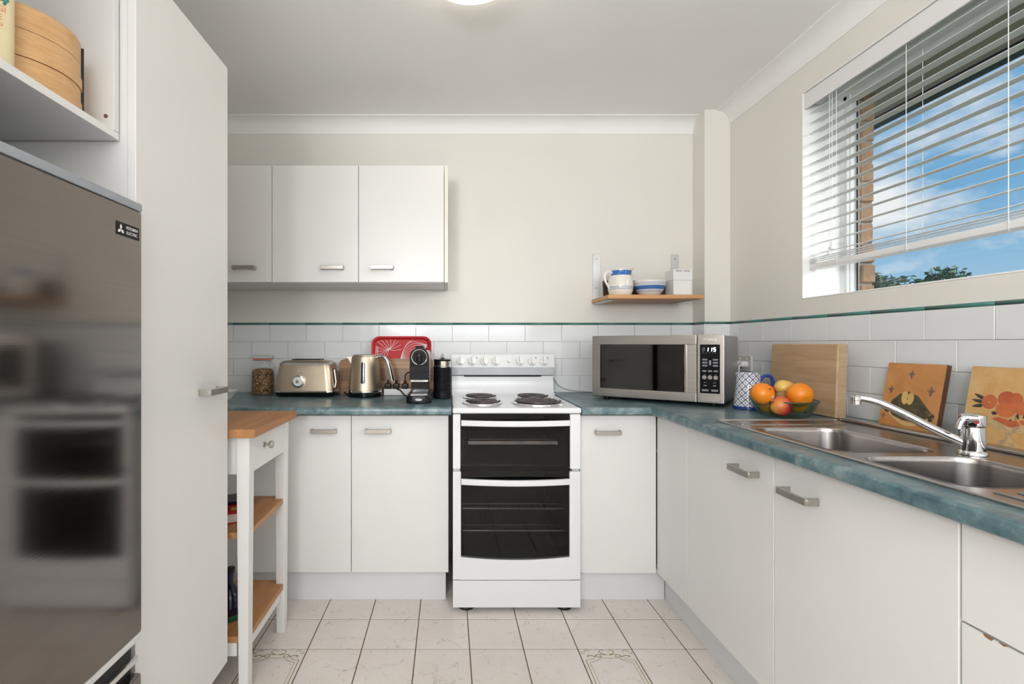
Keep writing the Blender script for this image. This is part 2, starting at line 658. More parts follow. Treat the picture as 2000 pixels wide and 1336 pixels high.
M = dict(
    wall=paint('cream_wall_paint', (0.79, 0.765, 0.72)),
    ceil=paint('white_ceiling_paint', (0.88, 0.878, 0.872)),
    cornice=paint('white_cornice_paint', (0.88, 0.878, 0.87)),
    reveal=paint('white_reveal_paint', (0.86, 0.86, 0.85)),
    lam=plain('white_laminate', (0.745, 0.74, 0.73), 0.33, var=0.012, scale=3),
    lam_edge=plain('white_edge_strip', (0.78, 0.75, 0.69), 0.4, var=0.01),
    kick=plain('pale_kickboard', (0.70, 0.71, 0.72), 0.45, var=0.015),
    tile=plain('white_glazed_tile', (0.76, 0.775, 0.79), 0.09, var=0.012, scale=4),
    grout=plain('wall_grout', (0.60, 0.575, 0.54), 0.9),
    teal=plain('teal_glaze', (0.055, 0.185, 0.17), 0.2),
    counter=m_counter(),
    ftile=m_floor_tile(),
    fgrout=plain('floor_grout', (0.13, 0.085, 0.06), 0.9, var=0.2),
    green_print=plain('olive_print', (0.28, 0.25, 0.11), 0.4, var=0.15, scale=60),
    brass=metal('brushed_nickel', (0.50, 0.47, 0.43), 0.36, None),
    steel=metal('brushed_steel', (0.48, 0.46, 0.44), 0.30, 'x'),
    sinksteel=metal('sink_steel', (0.43, 0.405, 0.39), 0.27, 'y'),
    fridge=metal('dark_brushed_steel', (0.245, 0.222, 0.205), 0.10, 'y', 0.03),
    chrome=metal('chrome', (0.78, 0.78, 0.79), 0.06),
    galv=metal('galvanised', (0.66, 0.67, 0.67), 0.45),
    greyplastic=plain('grey_plastic', (0.30, 0.32, 0.35), 0.45),
    dark=plain('black_plastic', (0.010, 0.010, 0.012), 0.35, spec=0.25),
    gloss_black=plain('gloss_black', (0.005, 0.005, 0.006), 0.10, spec=0.3),
    matt_black=plain('matt_black_enamel', (0.007, 0.007, 0.010), 0.4, spec=0.18),
    enamel=plain('white_enamel', (0.75, 0.765, 0.79), 0.16, var=0.008),
    white_pl=plain('white_plastic', (0.80, 0.80, 0.79), 0.35, var=0.01),
    grey_pl=plain('pale_grey_plastic', (0.62, 0.62, 0.60), 0.4),
    oak=wood('oiled_oak', (0.42, 0.185, 0.065), (0.56, 0.275, 0.11), 'y', 20, (0, 0.043, 0, 0.35)),
    shelfwood=wood('orange_pine', (0.56, 0.265, 0.10), (0.66, 0.35, 0.155), 'x', 14),
    pale=wood('pale_beech', (0.46, 0.295, 0.165), (0.61, 0.43, 0.27), 'y', 9, None, 0.55, 2.2),
    acacia=wood('acacia', (0.31, 0.135, 0.045), (0.50, 0.265, 0.11), 'x', 16, (2, 0.034, 0, 0.75), 0.4, 1.0, (0.11, 0.045, 0.018)),
    walnut=wood('dark_walnut', (0.035, 0.016, 0.012), (0.085, 0.038, 0.024), 'x', 16),
    bamboo=wood('bamboo', (0.58, 0.32, 0.13), (0.68, 0.42, 0.20), 'h', 40),
    champ=metal('champagne_enamel', (0.55, 0.46, 0.35), 0.42),
    red=plain('red_melamine', (0.50, 0.018, 0.024), 0.45, spec=0.25),
    white=plain('white_ink', (0.85, 0.83, 0.80), 0.5),
    grey_ink=plain('grey_ink', (0.33, 0.33, 0.34), 0.6),
    cream=plain('cream_tin', (0.72, 0.62, 0.38), 0.4),
    ink_teal=plain('teal_ink', (0.02, 0.20, 0.18), 0.5),
    ink_red=plain('rust_ink', (0.50, 0.07, 0.03), 0.5),
    ink_orange=plain('orange_ink', (0.75, 0.26, 0.12), 0.5),
    pane=glass('window_glass', (0.97, 0.985, 0.98), 1.3),
    ovenglass=glass('smoked_oven_glass', (0.60, 0.60, 0.60), 1.45, 0.0, 0.55),
    mwglass=glass('microwave_glass', (0.35, 0.34, 0.36), 1.6, 0.04, 1.5),
    jarglass=glass('clear_glass', (0.95, 0.97, 0.96), 1.4),
    bowlglass=glass('green_tinted_glass', (0.74, 0.86, 0.82), 1.45),
    cavity=plain('oven_cavity', (0.016, 0.016, 0.017), 0.5),
    wire=metal('rack_wire', (0.75, 0.73, 0.70), 0.25),
    coil=plain('element_coil', (0.055, 0.046, 0.046), 0.4),
    lamp=emit('lamp_diffuser', (1.0, 0.90, 0.74), 7.0),
    blind=plain('white_blind', (0.80, 0.80, 0.80), 0.4, var=0.01),
    cord=plain('white_cord', (0.82, 0.82, 0.82), 0.7),
    alu=plain('white_aluminium', (0.76, 0.77, 0.78), 0.35),
    rubber=plain('window_seal', (0.03, 0.03, 0.035), 0.6),
    brick=m_brick(),
    mortar=plain('mortar', (0.36, 0.31, 0.26), 0.95, var=0.15),
    soffit=plain('eave_soffit', (0.42, 0.37, 0.33), 0.8),
    navy=plain('navy_gutter', (0.02, 0.025, 0.05), 0.4),
    leaf=plain('leaf', (0.055, 0.115, 0.04), 0.6, var=0.6, scale=1.5),
    bark=plain('bark', (0.10, 0.07, 0.05), 0.9, var=0.3),
    grass=plain('grass', (0.07, 0.12, 0.035), 0.9, var=0.3, scale=0.6),
    lattice=m_lattice(),
    blue=plain('cobalt_glaze', (0.02, 0.055, 0.27), 0.15),
    china=plain('white_china', (0.80, 0.785, 0.76), 0.15),
    granola=m_granola(),
    seal=plain('orange_rubber', (0.62, 0.12, 0.05), 0.5),
    orange=m_fruit('orange_peel', ((0.3, (0.80, 0.21, 0.008)), (0.7, (0.90, 0.31, 0.02))), 0.38),
    mango=m_fruit('mango_skin', ((0.06, (0.72, 0.46, 0.10)), (0.30, (0.66, 0.20, 0.05)), (0.54, (0.46, 0.035, 0.03))), 0.35, 14, (0, 7.0), 0.03),
    mango_y=m_fruit('yellow_mango_skin', ((0.30, (0.74, 0.50, 0.12)), (0.62, (0.70, 0.36, 0.08)), (0.85, (0.50, 0.05, 0.03))), 0.35, 14, (0, 9.0), 0.03),
    kiwi=m_fruit('kiwi_skin', ((0.3, (0.24, 0.14, 0.055)), (0.7, (0.34, 0.21, 0.09))), 0.8),
    plaque1=m_plaque('ochre_print', (0.46, 0.19, 0.045), (0.62, 0.29, 0.10)),
    plaque2=m_plaque('sand_print', (0.55, 0.29, 0.085), (0.68, 0.45, 0.20)),
    plaque_edge=plain('dark_plaque_edge', (0.085, 0.038, 0.018), 0.6),
    p_dark=plain('print_dark', (0.055, 0.045, 0.035), 0.5, var=0.35, scale=60),
    p_green=plain('print_olive', (0.085, 0.07, 0.03), 0.5, var=0.4, scale=50),
    p_apple=plain('print_apple_flesh', (0.68, 0.45, 0.16), 0.5, var=0.12, scale=40),
    p_cream=plain('print_cream', (0.62, 0.44, 0.22), 0.5, var=0.1, scale=40),
    p_red=m_fruit('print_red_fruit', ((0.3, (0.42, 0.075, 0.03)), (0.7, (0.60, 0.17, 0.06))), 0.4, 30, None, 0.0),
    p_mauve=plain('print_mauve', (0.25, 0.14, 0.10), 0.5, var=0.2, scale=50),
    p_stone=plain('print_stone', (0.50, 0.35, 0.18), 0.5, var=0.25, scale=60),
    hot=plain('red_dot', (0.30, 0.01, 0.02), 0.3),
    display=emit('display_digit', (0.85, 0.93, 1.0), 2.2),
    ghost=plain('unlit_digit', (0.10, 0.10, 0.11), 0.4),
    button=plain('button_print', (0.20, 0.22, 0.25), 0.4),
    button_r=plain('button_round', (0.30, 0.27, 0.26), 0.4),
    chip=plain('chipped_edge', (0.27, 0.13, 0.06), 0.9),
    navyglass=plain('dark_blue_bottle', (0.006, 0.008, 0.03), 0.1),
    greenfoil=plain('green_wrap', (0.01, 0.10, 0.04), 0.3),
    yellow=plain('yellow_ink', (0.60, 0.42, 0.08), 0.5),
    page=plain('book_pages', (0.75, 0.70, 0.62), 0.8),
    screw=metal('screw', (0.45, 0.42, 0.38), 0.4),
    hole=plain('screw_cap', (0.16, 0.09, 0.05), 0.6),
    cable=plain('grey_cable', (0.45, 0.45, 0.46), 0.5),
)

# ------------------------------------------------------------------ the room
YB, XR, XL, YF, CEIL = 2.77, 1.474, -1.30, -2.40, 2.345
CT = 0.853                      # worktop height
WY0, WY1, WZ0, WZ1 = 0.72, 2.104, 1.304, 2.165   # window opening

# floor: grout bed with a tile for every piece near enough to pick out
floor = struct(obj('floor', BX(XL - 0.15, XR + 0.0, YF, YB, -0.06, -0.0012), M['fgrout']), 'cream crackle tiled kitchen floor')
TS = 0.198
GX, GY = 0.0775, 1.849
_cache = {}


def tile_mesh(w, h, t, bev, mat, key):
    k = (key, round(w, 3), round(h, 3))
    if k not in _cache:
        me = bpy.data.meshes.new(key)
        bm = NB()
        a, b = w / 2, h / 2
        c = bev
        lo = [bm.verts.new(p) for p in ((-a, -b, 0), (a, -b, 0), (a, b, 0), (-a, b, 0))]
        mi = [bm.verts.new(p) for p in ((-a, -b, t - c), (a, -b, t - c), (a, b, t - c), (-a, b, t - c))]
        hi = [bm.verts.new(p) for p in ((-a + c, -b + c, t), (a - c, -b + c, t), (a - c, b - c, t), (-a + c, b - c, t))]
        for A, B in ((lo, mi), (mi, hi)):
            for i in range(4):
                j = (i + 1) % 4
                bm.faces.new((A[i], A[j], B[j], B[i]))
        bm.faces.new(hi)
        bm.faces.new(lo[::-1])
        bm.to_mesh(me)
        bm.free()
        me.materials.append(mat)
        _cache[k] = me
    return _cache[k]


def add_tile(name, parent, me, M4):
    o = bpy.data.objects.new(name, me)
    COL.objects.link(o)
    o.parent = parent
    o.matrix_basis = Matrix.Translation(-wloc(parent)) @ M4
    return o


rest = NB()
deco = {}
ix0 = math.floor((XL - GX) / TS)
ix1 = math.ceil((XR - GX) / TS)
for i in range(ix0, ix1):
    for j in range(-22, 5):
        x0, x1 = max(GX + i * TS, XL), min(GX + (i + 1) * TS, XR)
        y0, y1 = max(GY + j * TS, YF), min(GY + (j + 1) * TS, YB)
        if x1 - x0 < 0.02 or y1 - y0 < 0.02:
            continue
        g = 0.0019
        cx, cy = (x0 + x1) / 2, (y0 + y1) / 2
        if y0 > 0.6 and -1.25 < cx < 1.05:
            o = add_tile('tile', floor, tile_mesh(x1 - x0 - 2 * g, y1 - y0 - 2 * g, 0.0055, 0.0008, M['ftile'], 'tile'), Matrix.Translation((cx, cy, -0.0055)))
            if j == -1 and i in (2, -4):
                deco[i] = o
        else:
            box(rest, x0 + g, x1 - g, y0 + g, y1 - g, -0.0055, 0.0)
o = obj('tile_field', rest, M['ftile'], floor, smooth=False, kind='stuff')

# olive scroll print on two of the tiles
def ribbon(bm, pts, w, z, close=False):
    P = [Vector((p[0], p[1], 0)) for p in pts]
    prev = None
    for i in range(len(P)):
        t = (P[min(i + 1, len(P) - 1)] - P[max(i - 1, 0)])
        t.normalize()
        nrm = Vector((-t.y, t.x, 0)) * w
        a, b = bm.verts.new((P[i] + nrm) + Vector((0, 0, z))), bm.verts.new((P[i] - nrm) + Vector((0, 0, z)))
        if prev:
            bm.faces.new((prev[0], prev[1], b, a))
        prev = (a, b)


def scroll_print(tile):
    bm = NB()
    z = 0.0058
    w = 0.00085
    for s in (-1, 1):
        def c(pts, ww=w, n=6):
            P = spline([(s * x, y, 0) for x, y in pts], n)
            ribbon(bm, [(p.x, p.y) for p in P], ww * 1.4, z)
        # inner and outer frame
        c([(0.0, 0.043), (0.012, 0.046), (0.03, 0.044), (0.045, 0.034), (0.062, 0.024), (0.0745, 0.022)])
        ribbon(bm, [(s * 0.0745, 0.022), (s * 0.0745, -0.095)], 0.0008, z)
        c([(0.052, 0.048), (0.060, 0.040), (0.073, 0.035), (0.088, 0.034)])
        ribbon(bm, [(s * 0.0865, 0.034), (s * 0.0865, -0.095)], 0.0016, z)
        # top scrolls
        c([(0.006, 0.066), (0.020, 0.072), (0.026, 0.082), (0.020, 0.091), (0.011, 0.090), (0.010, 0.086)], 0.0012)
        c([(0.006, 0.062), (0.020, 0.067), (0.036, 0.066), (0.046, 0.058), (0.050, 0.052)], 0.0014)
        c([(0.046, 0.056), (0.036, 0.050), (0.026, 0.052), (0.026, 0.058), (0.031, 0.059)], 0.0014)
        c([(0.048, 0.053), (0.060, 0.060), (0.072, 0.060), (0.076, 0.055), (0.070, 0.053)], 0.0016)
        c([(0.060, 0.083), (0.066, 0.091), (0.074, 0.090), (0.074, 0.084)], 0.0011)
        c([(0.077, 0.088), (0.083, 0.080)], 0.0009)
        c([(0.080, 0.074), (0.087, 0.070), (0.092, 0.076), (0.089, 0.082)], 0.0011)
    ribbon(bm, [(0, 0.060), (0.001, 0.070)], 0.0012, z)
    ribbon(bm, [(-0.004, 0.088), (0.0, 0.091), (0.004, 0.088)], 0.0007, z)
    return obj('scroll_print', bm, M['green_print'], tile, local=True, smooth=False)


for t in deco.values():
    scroll_print(t)

# walls
wall_back = struct(obj('wall_back', BX(XL - 0.15, XR + 0.30, YB, YB + 0.2, -0.06, CEIL + 0.1), M['wall'], smooth=False), 'cream painted back wall')
struct(obj('wall_left', BX(XL - 0.15, XL, YF, YB, -0.06, CEIL + 0.1), M['wall'], smooth=False), 'cream painted left wall')
bm = NB()
TH = 0.172                      # inner leaf
box(bm, XR, XR + TH, YF, YB, -0.06, WZ0)
box(bm, XR, XR + TH, YF, YB, WZ1, CEIL + 0.1)
box(bm, XR, XR + TH, WY1, YB, WZ0, WZ1)
box(bm, XR, XR + TH, YF, WY0, WZ0, WZ1)
wall_right = struct(obj('wall_right', bm, M['wall'], smooth=False), 'cream painted window wall')
bm = NB()
for x0, x1, z0, z1 in ((XL, -1.05, 0, CEIL), (1.25, XR, 0, CEIL), (-1.05, 1.25, 2.26, CEIL), (-1.05, 1.25, 0, 1.20)):  # the opening is added to let the rear fill lamp in
    box(bm, x0, x1, YF - 0.12, YF, z0 - 0.003, z1)
struct(obj('wall_rear', bm, M['wall'], smooth=False), 'wall behind the viewer with an opening added for the fill lamp')
struct(obj('ceiling', BX(XL - 0.15, XR + TH, YF - 0.12, YB + 0.2, CEIL, CEIL + 0.1), M['ceil'], smooth=False), 'flat white ceiling')
struct(obj('added_shade_wall', BX(XL, -0.64, 0.24, 0.34, -0.003, CEIL), M['wall'], smooth=False), 'unseen short wall added beside the fridge to shade the open cupboard')  # unseen wall, added to keep fill light off the open cupboard
PX, PY = 1.341, 2.64
bm = BX(PX, XR, PY, YB, -0.003, CEIL)
wall_corner = struct(obj('wall_corner', bm, M['wall'], smooth=False), 'cream boxed pillar in the far right corner')

# plaster cove cornice
def cove(p):                    # p = drop / projection
    d = 0.076
    pts = [(0, -d), (0.004, -d)]
    for k in range(9):
        a = R(90 * k / 8)
        pts.append((0.006 + (d - 0.012) * (1 - math.cos(a)), -d + 0.006 + (d - 0.012) * math.sin(a)))
    pts += [(d, -0.004), (d, 0), (0, 0)]
    return pts


C = cove(0)
struct(obj('trim_1', PR([(YB - a, CEIL + b) for a, b in C], 'x', XL, PX), M['cornice'], ang=50), 'white cove cornice along the back wall')
struct(obj('trim_2', PR([(XR - a, CEIL + b) for a, b in C], 'y', YF, PY), M['cornice'], ang=50), 'white cove cornice along the window wall')
struct(obj('trim_3', PR([(XL + a, CEIL + b) for a, b in C], 'y', YF, YB), M['cornice'], ang=50), 'white cove cornice along the left wall')

# wall tiles, four courses in running bond, and the teal pencil strip on top
TW, THT, Z0 = 0.2, 0.0925, 1.2225
def tile_run(wall, u0, u1, off, place):
    for r in range(4):
        zt = Z0 - r * THT
        zb = max(zt - THT, CT - 0.02)
        s = off + (0.1 if r % 2 else 0.0)
        k0 = math.floor((u0 - s) / TW)
        k1 = math.ceil((u1 - s) / TW)
        for k in range(k0, k1):
            a, b = max(s + k * TW, u0), min(s + (k + 1) * TW, u1)
            if b - a < 0.012:
                continue
            me = tile_mesh(b - a - 0.0016, zt - zb - 0.0016, 0.006, 0.0012, M['tile'], 'wall_tile')
            add_tile('wall_tile', wall, me, place((a + b) / 2, (zt + zb) / 2))
    s = off
    for k in range(math.floor((u0 - s) / TW), math.ceil((u1 - s) / TW)):
        a, b = max(s + k * TW, u0), min(s + (k + 1) * TW, u1)
        if b - a < 0.004:
            continue
        key = ('pencil', round(b - a, 3))
        if key not in _cache:
            bm = TU([(-(b - a) / 2 + 0.0006, 0, 0), ((b - a) / 2 - 0.0006, 0, 0)], 0.0062, 10)
            me = bpy.data.meshes.new('edge_strip')
            bm.to_mesh(me)
            bm.free()
            for p in me.polygons:
                p.use_smooth = len(p.vertices) == 4
            me.materials.append(M['teal'])
            _cache[key] = me
        add_tile('edge_strip', wall, _cache[key], place((a + b) / 2, Z0 + 0.006) @ Matrix.Translation((0, 0, 0.001)))


def on_back(y):
    return lambda u, z: frame((u, y, z), (1, 0, 0), (0, 0, 1))


def on_right(x):
    return lambda u, z: frame((x, u, z), (0, -1, 0), (0, 0, 1))


tile_run(wall_back, XL, PX, 0.02, on_back(YB))
tile_run(wall_corner, PX + 0.0, XR, 0.1, on_back(PY))
tile_run(wall_right, 0.25, PY - 0.007, 0.155, on_right(XR))
# pillar side faces the room to the left
def on_side(u, z):
    return frame((PX, u, z), (0, -1, 0), (0, 0, 1))
tile_run(wall_corner, PY - 0.006, YB - 0.007, 2.6, on_side)

# window: reveal lining, frame, pane
win = bpy.data.objects.new('window_1', None)
win.location = (XR, (WY0 + WY1) / 2, WZ0)
COL.objects.link(win)
struct(win, 'aluminium framed window with white reveal')
bm = NB()
t = 0.006
box(bm, XR - 0.001, XR + TH, WY1 - t, WY1, WZ0, WZ1, 0.002)
box(bm, XR - 0.001, XR + TH, WY0, WY0 + t, WZ0, WZ1, 0.002)
box(bm, XR - 0.001, XR + TH, WY0, WY1, WZ1 - t, WZ1, 0.002)
box(bm, XR - 0.001, XR + TH, WY0, WY1, WZ0, WZ0 + t, 0.002)
obj('reveal_lining', bm, M['reveal'], win)
fx0, fx1 = XR + TH - 0.002, XR + TH + 0.05
obj('jamb', BX(fx0, fx1, WY1 - 0.022, WY1, WZ0, WZ1, 0.002), M['alu'], win)
obj('jamb', BX(fx0, fx1, WY0, WY0 + 0.022, WZ0, WZ1, 0.002), M['alu'], win)
obj('jamb_groove', BX(fx0 + 0.012, fx0 + 0.016, WY1 - 0.0235, WY1 - 0.0215, WZ0, WZ1), M['grey_pl'], win)
obj('head_rail', BX(fx0, fx1, WY0, WY1, WZ1 - 0.04, WZ1, 0.002), M['alu'], win)
obj('sill_rail', BX(fx0, fx1, WY0, WY1, WZ0, WZ0 + 0.022, 0.002), M['alu'], win)
obj('seal', BX(fx1 - 0.012, fx1 - 0.008, WY1 - 0.028, WY1 - 0.022, WZ0 + 0.022, WZ1 - 0.04), M['rubber'], win)
obj('pane', BX(fx1 - 0.012, fx1 - 0.008, WY0 + 0.02, WY1 - 0.022, WZ0 + 0.02, WZ1 - 0.04), M['pane'], win, smooth=False)
# outer brick leaf
ox0, ox1 = XR + TH + 0.015, XR + 0.30
bm = NB()
box(bm, ox0, ox1 - 0.004, YF, YB, -3.0, WZ0 - 0.02)
box(bm, ox0, ox1 - 0.004, YF, YB, WZ1 + 0.02, CEIL + 0.1)
box(bm, ox0, ox1 - 0.004, WY1 + 0.004, YB, WZ0 - 0.02, WZ1 + 0.02)
box(bm, ox0, ox1 - 0.004, YF, WY0, WZ0 - 0.02, WZ1 + 0.02)
wall_outer = struct(obj('wall_outer', bm, M['mortar'], smooth=False), 'brown brick outer face of the window wall')
bk = bpy.data.meshes.new('brick')
bm = BX(-0.054, 0.002, 0, 0.21, 0, 0.0745, 0.004, 1)
bm.to_mesh(bk)
bm.free()
bk.materials.append(M['brick'])
z = WZ0 - 0.015
i = 0
while z < WZ1 - 0.0:
    ob = bpy.data.objects.new('brick', bk)
    COL.objects.link(ob)
    ob.parent = wall_outer
    ob.location = Vector((ox1 + random.uniform(-0.006, 0.006), WY1 - 0.004 + random.uniform(-0.003, 0.004), z)) - wloc(wall_outer)
    z += 0.0845
    i += 1
obj('lintel', BX(ox0, ox1, WY0 - 0.1, WY1 + 0.1, WZ1 - 0.005, WZ1 + 0.05), M['soffit'], wall_outer, smooth=False)

# eave outside
ev = thing('roof_eave', 'taupe roof eave with a navy gutter edge outside the window', 'eave', (2.03, 0.6, 2.33))
obj('soffit_board', BX(ox1, 2.30, YF, 3.2, 2.335, 2.36), M['soffit'], ev, smooth=False)
obj('gutter', BX(2.29, 2.37, YF, 3.2, 2.305, 2.44, 0.008), M['navy'], ev)
gr = struct(obj('ground', BX(ox1 + 0.02, 90, -40, 90, -3.1, -3.0), M['grass'], smooth=False), 'grass far below the window')


def tree(label, loc, h, rad, n, seed):
    rnd = random.Random(seed)
    t = thing('leafy_tree', label, 'tree', loc, 0, None)
    x, y, z = loc
    bm = TU(spline([(x, y, z), (x + 0.1, y, z + h * 0.3), (x - 0.1, y + 0.1, z + h * 0.6), (x, y, z + h * 0.85)], 5), [0.18 - 0.007 * k for k in range(16)], 8)
    for k in range(7):
        a = k * 0.9
        b = Vector((x, y, z + h * (0.4 + 0.05 * k)))
        tube(bm, [b, b + Vector((math.cos(a) * rad * 0.4, math.sin(a) * rad * 0.4, 0.5)), b + Vector((math.cos(a) * rad * 0.75, math.sin(a) * rad * 0.75, 0.9))], [0.07, 0.05, 0.02], 6)
    obj('trunk', bm, M['bark'], t)
    bm = NB()
    blobs = []
    for k in range(16):
        a = rnd.uniform(0, 6.28)
        q = rnd.uniform(0.1, 0.8) * rad
        zz = z + h * rnd.uniform(0.55, 0.9)
        blobs.append((x + q * math.cos(a), y + q * math.sin(a), zz, rad * rnd.uniform(0.25, 0.42)))
    for k in range(n):
        bx_, by_, bz_, br = rnd.choice(blobs)
        d = Vector((rnd.gauss(0, 1), rnd.gauss(0, 1), rnd.gauss(0, 1))).normalized() * br * rnd.uniform(0.6, 1.05)
        c = Vector((bx_, by_, bz_)) + d
        u = Vector((rnd.gauss(0, 1), rnd.gauss(0, 1), rnd.gauss(0, 0.6))).normalized()
        w = u.orthogonal().normalized()
        s = rnd.uniform(0.07, 0.13)
        f = u.cross(w) * s * 0.25
        vs = [bm.verts.new(c - u * s), bm.verts.new(c + w * s * 0.5 + f), bm.verts.new(c + u * s), bm.verts.new(c - w * s * 0.5 + f)]
        bm.faces.new(vs)
    obj('foliage', bm, M['leaf'], t, smooth=False, kind='stuff')
    return t


tree('broad dark green tree top beside the brick edge outside the window', (12.6, 14.9, -3.0), 6.4, 1.9, 9000, 3)
tree('lower green tree further right beyond the window glass', (16.9, 17.1, -3.0), 5.75, 1.3, 5000, 5)

# ------------------------------------------------------------------ cabinets
def uhandle(parent, face, u, plane, z, L=0.108, proj=0.032, H=0.018):
    """flat-bar pull; face = '-y', '-x' or '+x'; u = centre along the door"""
    t = 0.0055
    bm = NB()
    def b(u0, u1, d0, d1):
        if face == '-y':
            box(bm, u0, u1, plane - d1, plane - d0, z - H / 2, z + H / 2, 0.0012, 1)
        elif face == '-x':
            box(bm, plane - d1, plane - d0, u0, u1, z - H / 2, z + H / 2, 0.0012, 1)
        else:
            box(bm, plane + d0, plane + d1, u0, u1, z - H / 2, z + H / 2, 0.0012, 1)
    b(u - L / 2, u + L / 2, proj - t, proj)
    b(u - L / 2, u - L / 2 + t, 0.0, proj - t + 0.001)
    b(u + L / 2 - t, u + L / 2, 0.0, proj - t + 0.001)
    return obj('handle', bm, M['brass'], parent)


def door(parent, name, x0, x1, y0, y1, z0, z1):
    g = 0.0013
    if x1 - x0 > y1 - y0:
        return obj(name, BX(x0 + g, x1 - g, y0, y1, z0, z1, 0.0012, 1), M['lam'], parent)
    return obj(name, BX(x0, x1, y0 + g, y1 - g, z0, z1, 0.0012, 1), M['lam'], parent)


def carcass(x0, x1, y0, y1, z0, z1, open_face, th=0.016):
    """five panels, open at one face ('-y', '-x', '+x')"""
    bm = NB()
    box(bm, x0, x1, y0, y1, z0, z0 + th)
    box(bm, x0, x1, y0, y1, z1 - th, z1)
    if open_face != '-y':
        box(bm, x0, x1, y0, y0 + th, z0 + th, z1 - th)
    box(bm, x0, x1, y1 - th, y1, z0 + th, z1 - th)
    if open_face != '-x':
        box(bm, x0, x0 + th, y0 + th, y1 - th, z0 + th, z1 - th)
    if open_face != '+x':
        box(bm, x1 - th, x1, y0 + th, y1 - th, z0 + th, z1 - th)
    return bm


YD = 2.16       # face of the doors under the back worktop
XD = 0.8925     # face of the doors under the sink worktop
DZ0, DZ1 = 0.14, 0.812
# back run, left of the cooker
c = thing('base_cabinet', 'white base cabinet behind the oak topped trolley', 'cabinet', (-1.06, 2.46, DZ0))
obj('body', carcass(-1.285, -0.839, YD + 0.018, 2.755, DZ0, 0.818, '-y'), M['lam'], c, smooth=False)
d = door(c, 'door', -1.257, -0.839, YD, YD + 0.018, DZ0, DZ1)
uhandle(d, '-y', -0.95, YD, 0.748)
c = thing('base_cabinet', 'white two-door base cabinet left of the cooker', 'cabinet', (-0.417, 2.46, DZ0))
obj('body', carcass(-0.838, -0.004, YD + 0.018, 2.755, DZ0, 0.818, '-y'), M['lam'], c, smooth=False)
d = door(c, 'door', -0.838, -0.4167, YD, YD + 0.018, DZ0, DZ1)
uhandle(d, '-y', -0.531, YD, 0.748)
d = door(c, 'door', -0.4167, 0.001, YD, YD + 0.018, DZ0, DZ1)
uhandle(d, '-y', -0.299, YD, 0.748)
# right of the cooker
c = thing('base_cabinet', 'white single-door base cabinet between cooker and corner', 'cabinet', (0.727, 2.46, DZ0))
obj('body', carcass(0.566, 0.888, YD + 0.018, 2.755, DZ0 - 0.004, 0.818, '-y'), M['lam'], c, smooth=False)
d = door(c, 'door', 0.562, 0.8905, YD, YD + 0.018, DZ0 - 0.004, DZ1)
uhandle(d, '-y', 0.679, YD, 0.742)
obj('edge_chip', PR([(0.5665, 0.138), (0.5675, 0.1365), (0.578, 0.1362), (0.572, 0.1385)], 'y', YD - 0.0006, YD + 0.002), M['chip'], d, smooth=False)
# window run
c = thing('base_cabinet', 'white blank corner cabinet panel beside the narrow door', 'cabinet', (1.1, 2.02, DZ0))
obj('body', carcass(XD + 0.018, 1.46, 1.889, 2.635, DZ0, 0.66, '-x'), M['lam'], c, smooth=False)
door(c, 'panel', XD, XD + 0.018, 1.887, YD - 0.001, DZ0, DZ1)
c = thing('base_cabinet', 'white base cabinet under the far sink bowl', 'cabinet', (1.1, 1.63, DZ0))
obj('body', carcass(XD + 0.018, 1.46, 1.384, 1.886, DZ0, 0.66, '-x'), M['lam'], c, smooth=False)
d = door(c, 'door', XD, XD + 0.018, 1.383, 1.886, DZ0, DZ1)
uhandle(d, '-x', 1.50, XD, 0.742, 0.108, 0.036)
c = thing('base_cabinet', 'white base cabinet with chipped door top under the near sink bowl', 'cabinet', (1.1, 1.13, DZ0))
obj('body', carcass(XD + 0.018, 1.46, 0.882, 1.382, DZ0, 0.66, '-x'), M['lam'], c, smooth=False)
d = door(c, 'door', XD, XD + 0.018, 0.881, 1.382, DZ0, DZ1)
uhandle(d, '-x', 1.267, XD, 0.737, 0.108, 0.036)
obj('edge_chip', PR([(1.30, 0.8125), (1.262, 0.8125), (1.270, 0.806), (1.290, 0.8085)], 'x', XD - 0.0006, XD + 0.002), M['chip'], d, smooth=False)
obj('edge_chip', PR([(1.228, 0.8125), (1.212, 0.8125), (1.214, 0.806), (1.222, 0.8085)], 'x', XD - 0.0006, XD + 0.002), M['chip'], d, smooth=False)
c = thing('drawer_unit', 'white drawer unit with a chipped drawer edge at the near end', 'drawers', (1.1, 0.62, DZ0))
obj('body', carcass(XD + 0.018, 1.46, 0.36, 0.879, DZ0, 0.66, '-x'), M['lam'], c, smooth=False)
door(c, 'drawer_front', XD, XD + 0.018, 0.36, 0.879, 0.639, DZ1)
d = door(c, 'drawer_front', XD, XD + 0.018, 0.36, 0.879, 0.40, 0.635)
door(c, 'drawer_front', XD, XD + 0.018, 0.36, 0.879, DZ0, 0.396)
obj('edge_chip', PR([(0.842, 0.6355), (0.826, 0.6355), (0.829, 0.631), (0.838, 0.632)], 'x', XD - 0.0006, XD + 0.002), M['chip'], d, smooth=False)
obj('edge_chip', PR([(0.818, 0.6355), (0.806, 0.6355), (0.810, 0.633)], 'x', XD - 0.0006, XD + 0.002), M['chip'], d, smooth=False)
# kickboards
tag(obj('kickboard', BX(-1.28, -0.012, 2.206, 2.222, 0.0, 0.139, 0.001, 1), M['kick']), 'pale kickboard under the doors left of the cooker', 'kickboard')
tag(obj('kickboard', BX(0.566, 0.945, 2.206, 2.222, 0.0, 0.135, 0.001, 1), M['kick']), 'short pale kickboard right of the cooker', 'kickboard')
tag(obj('kickboard', BX(0.946, 0.962, 0.36, 2.205, 0.0, 0.139, 0.001, 1), M['kick']), 'long pale kickboard under the sink cabinets', 'kickboard')

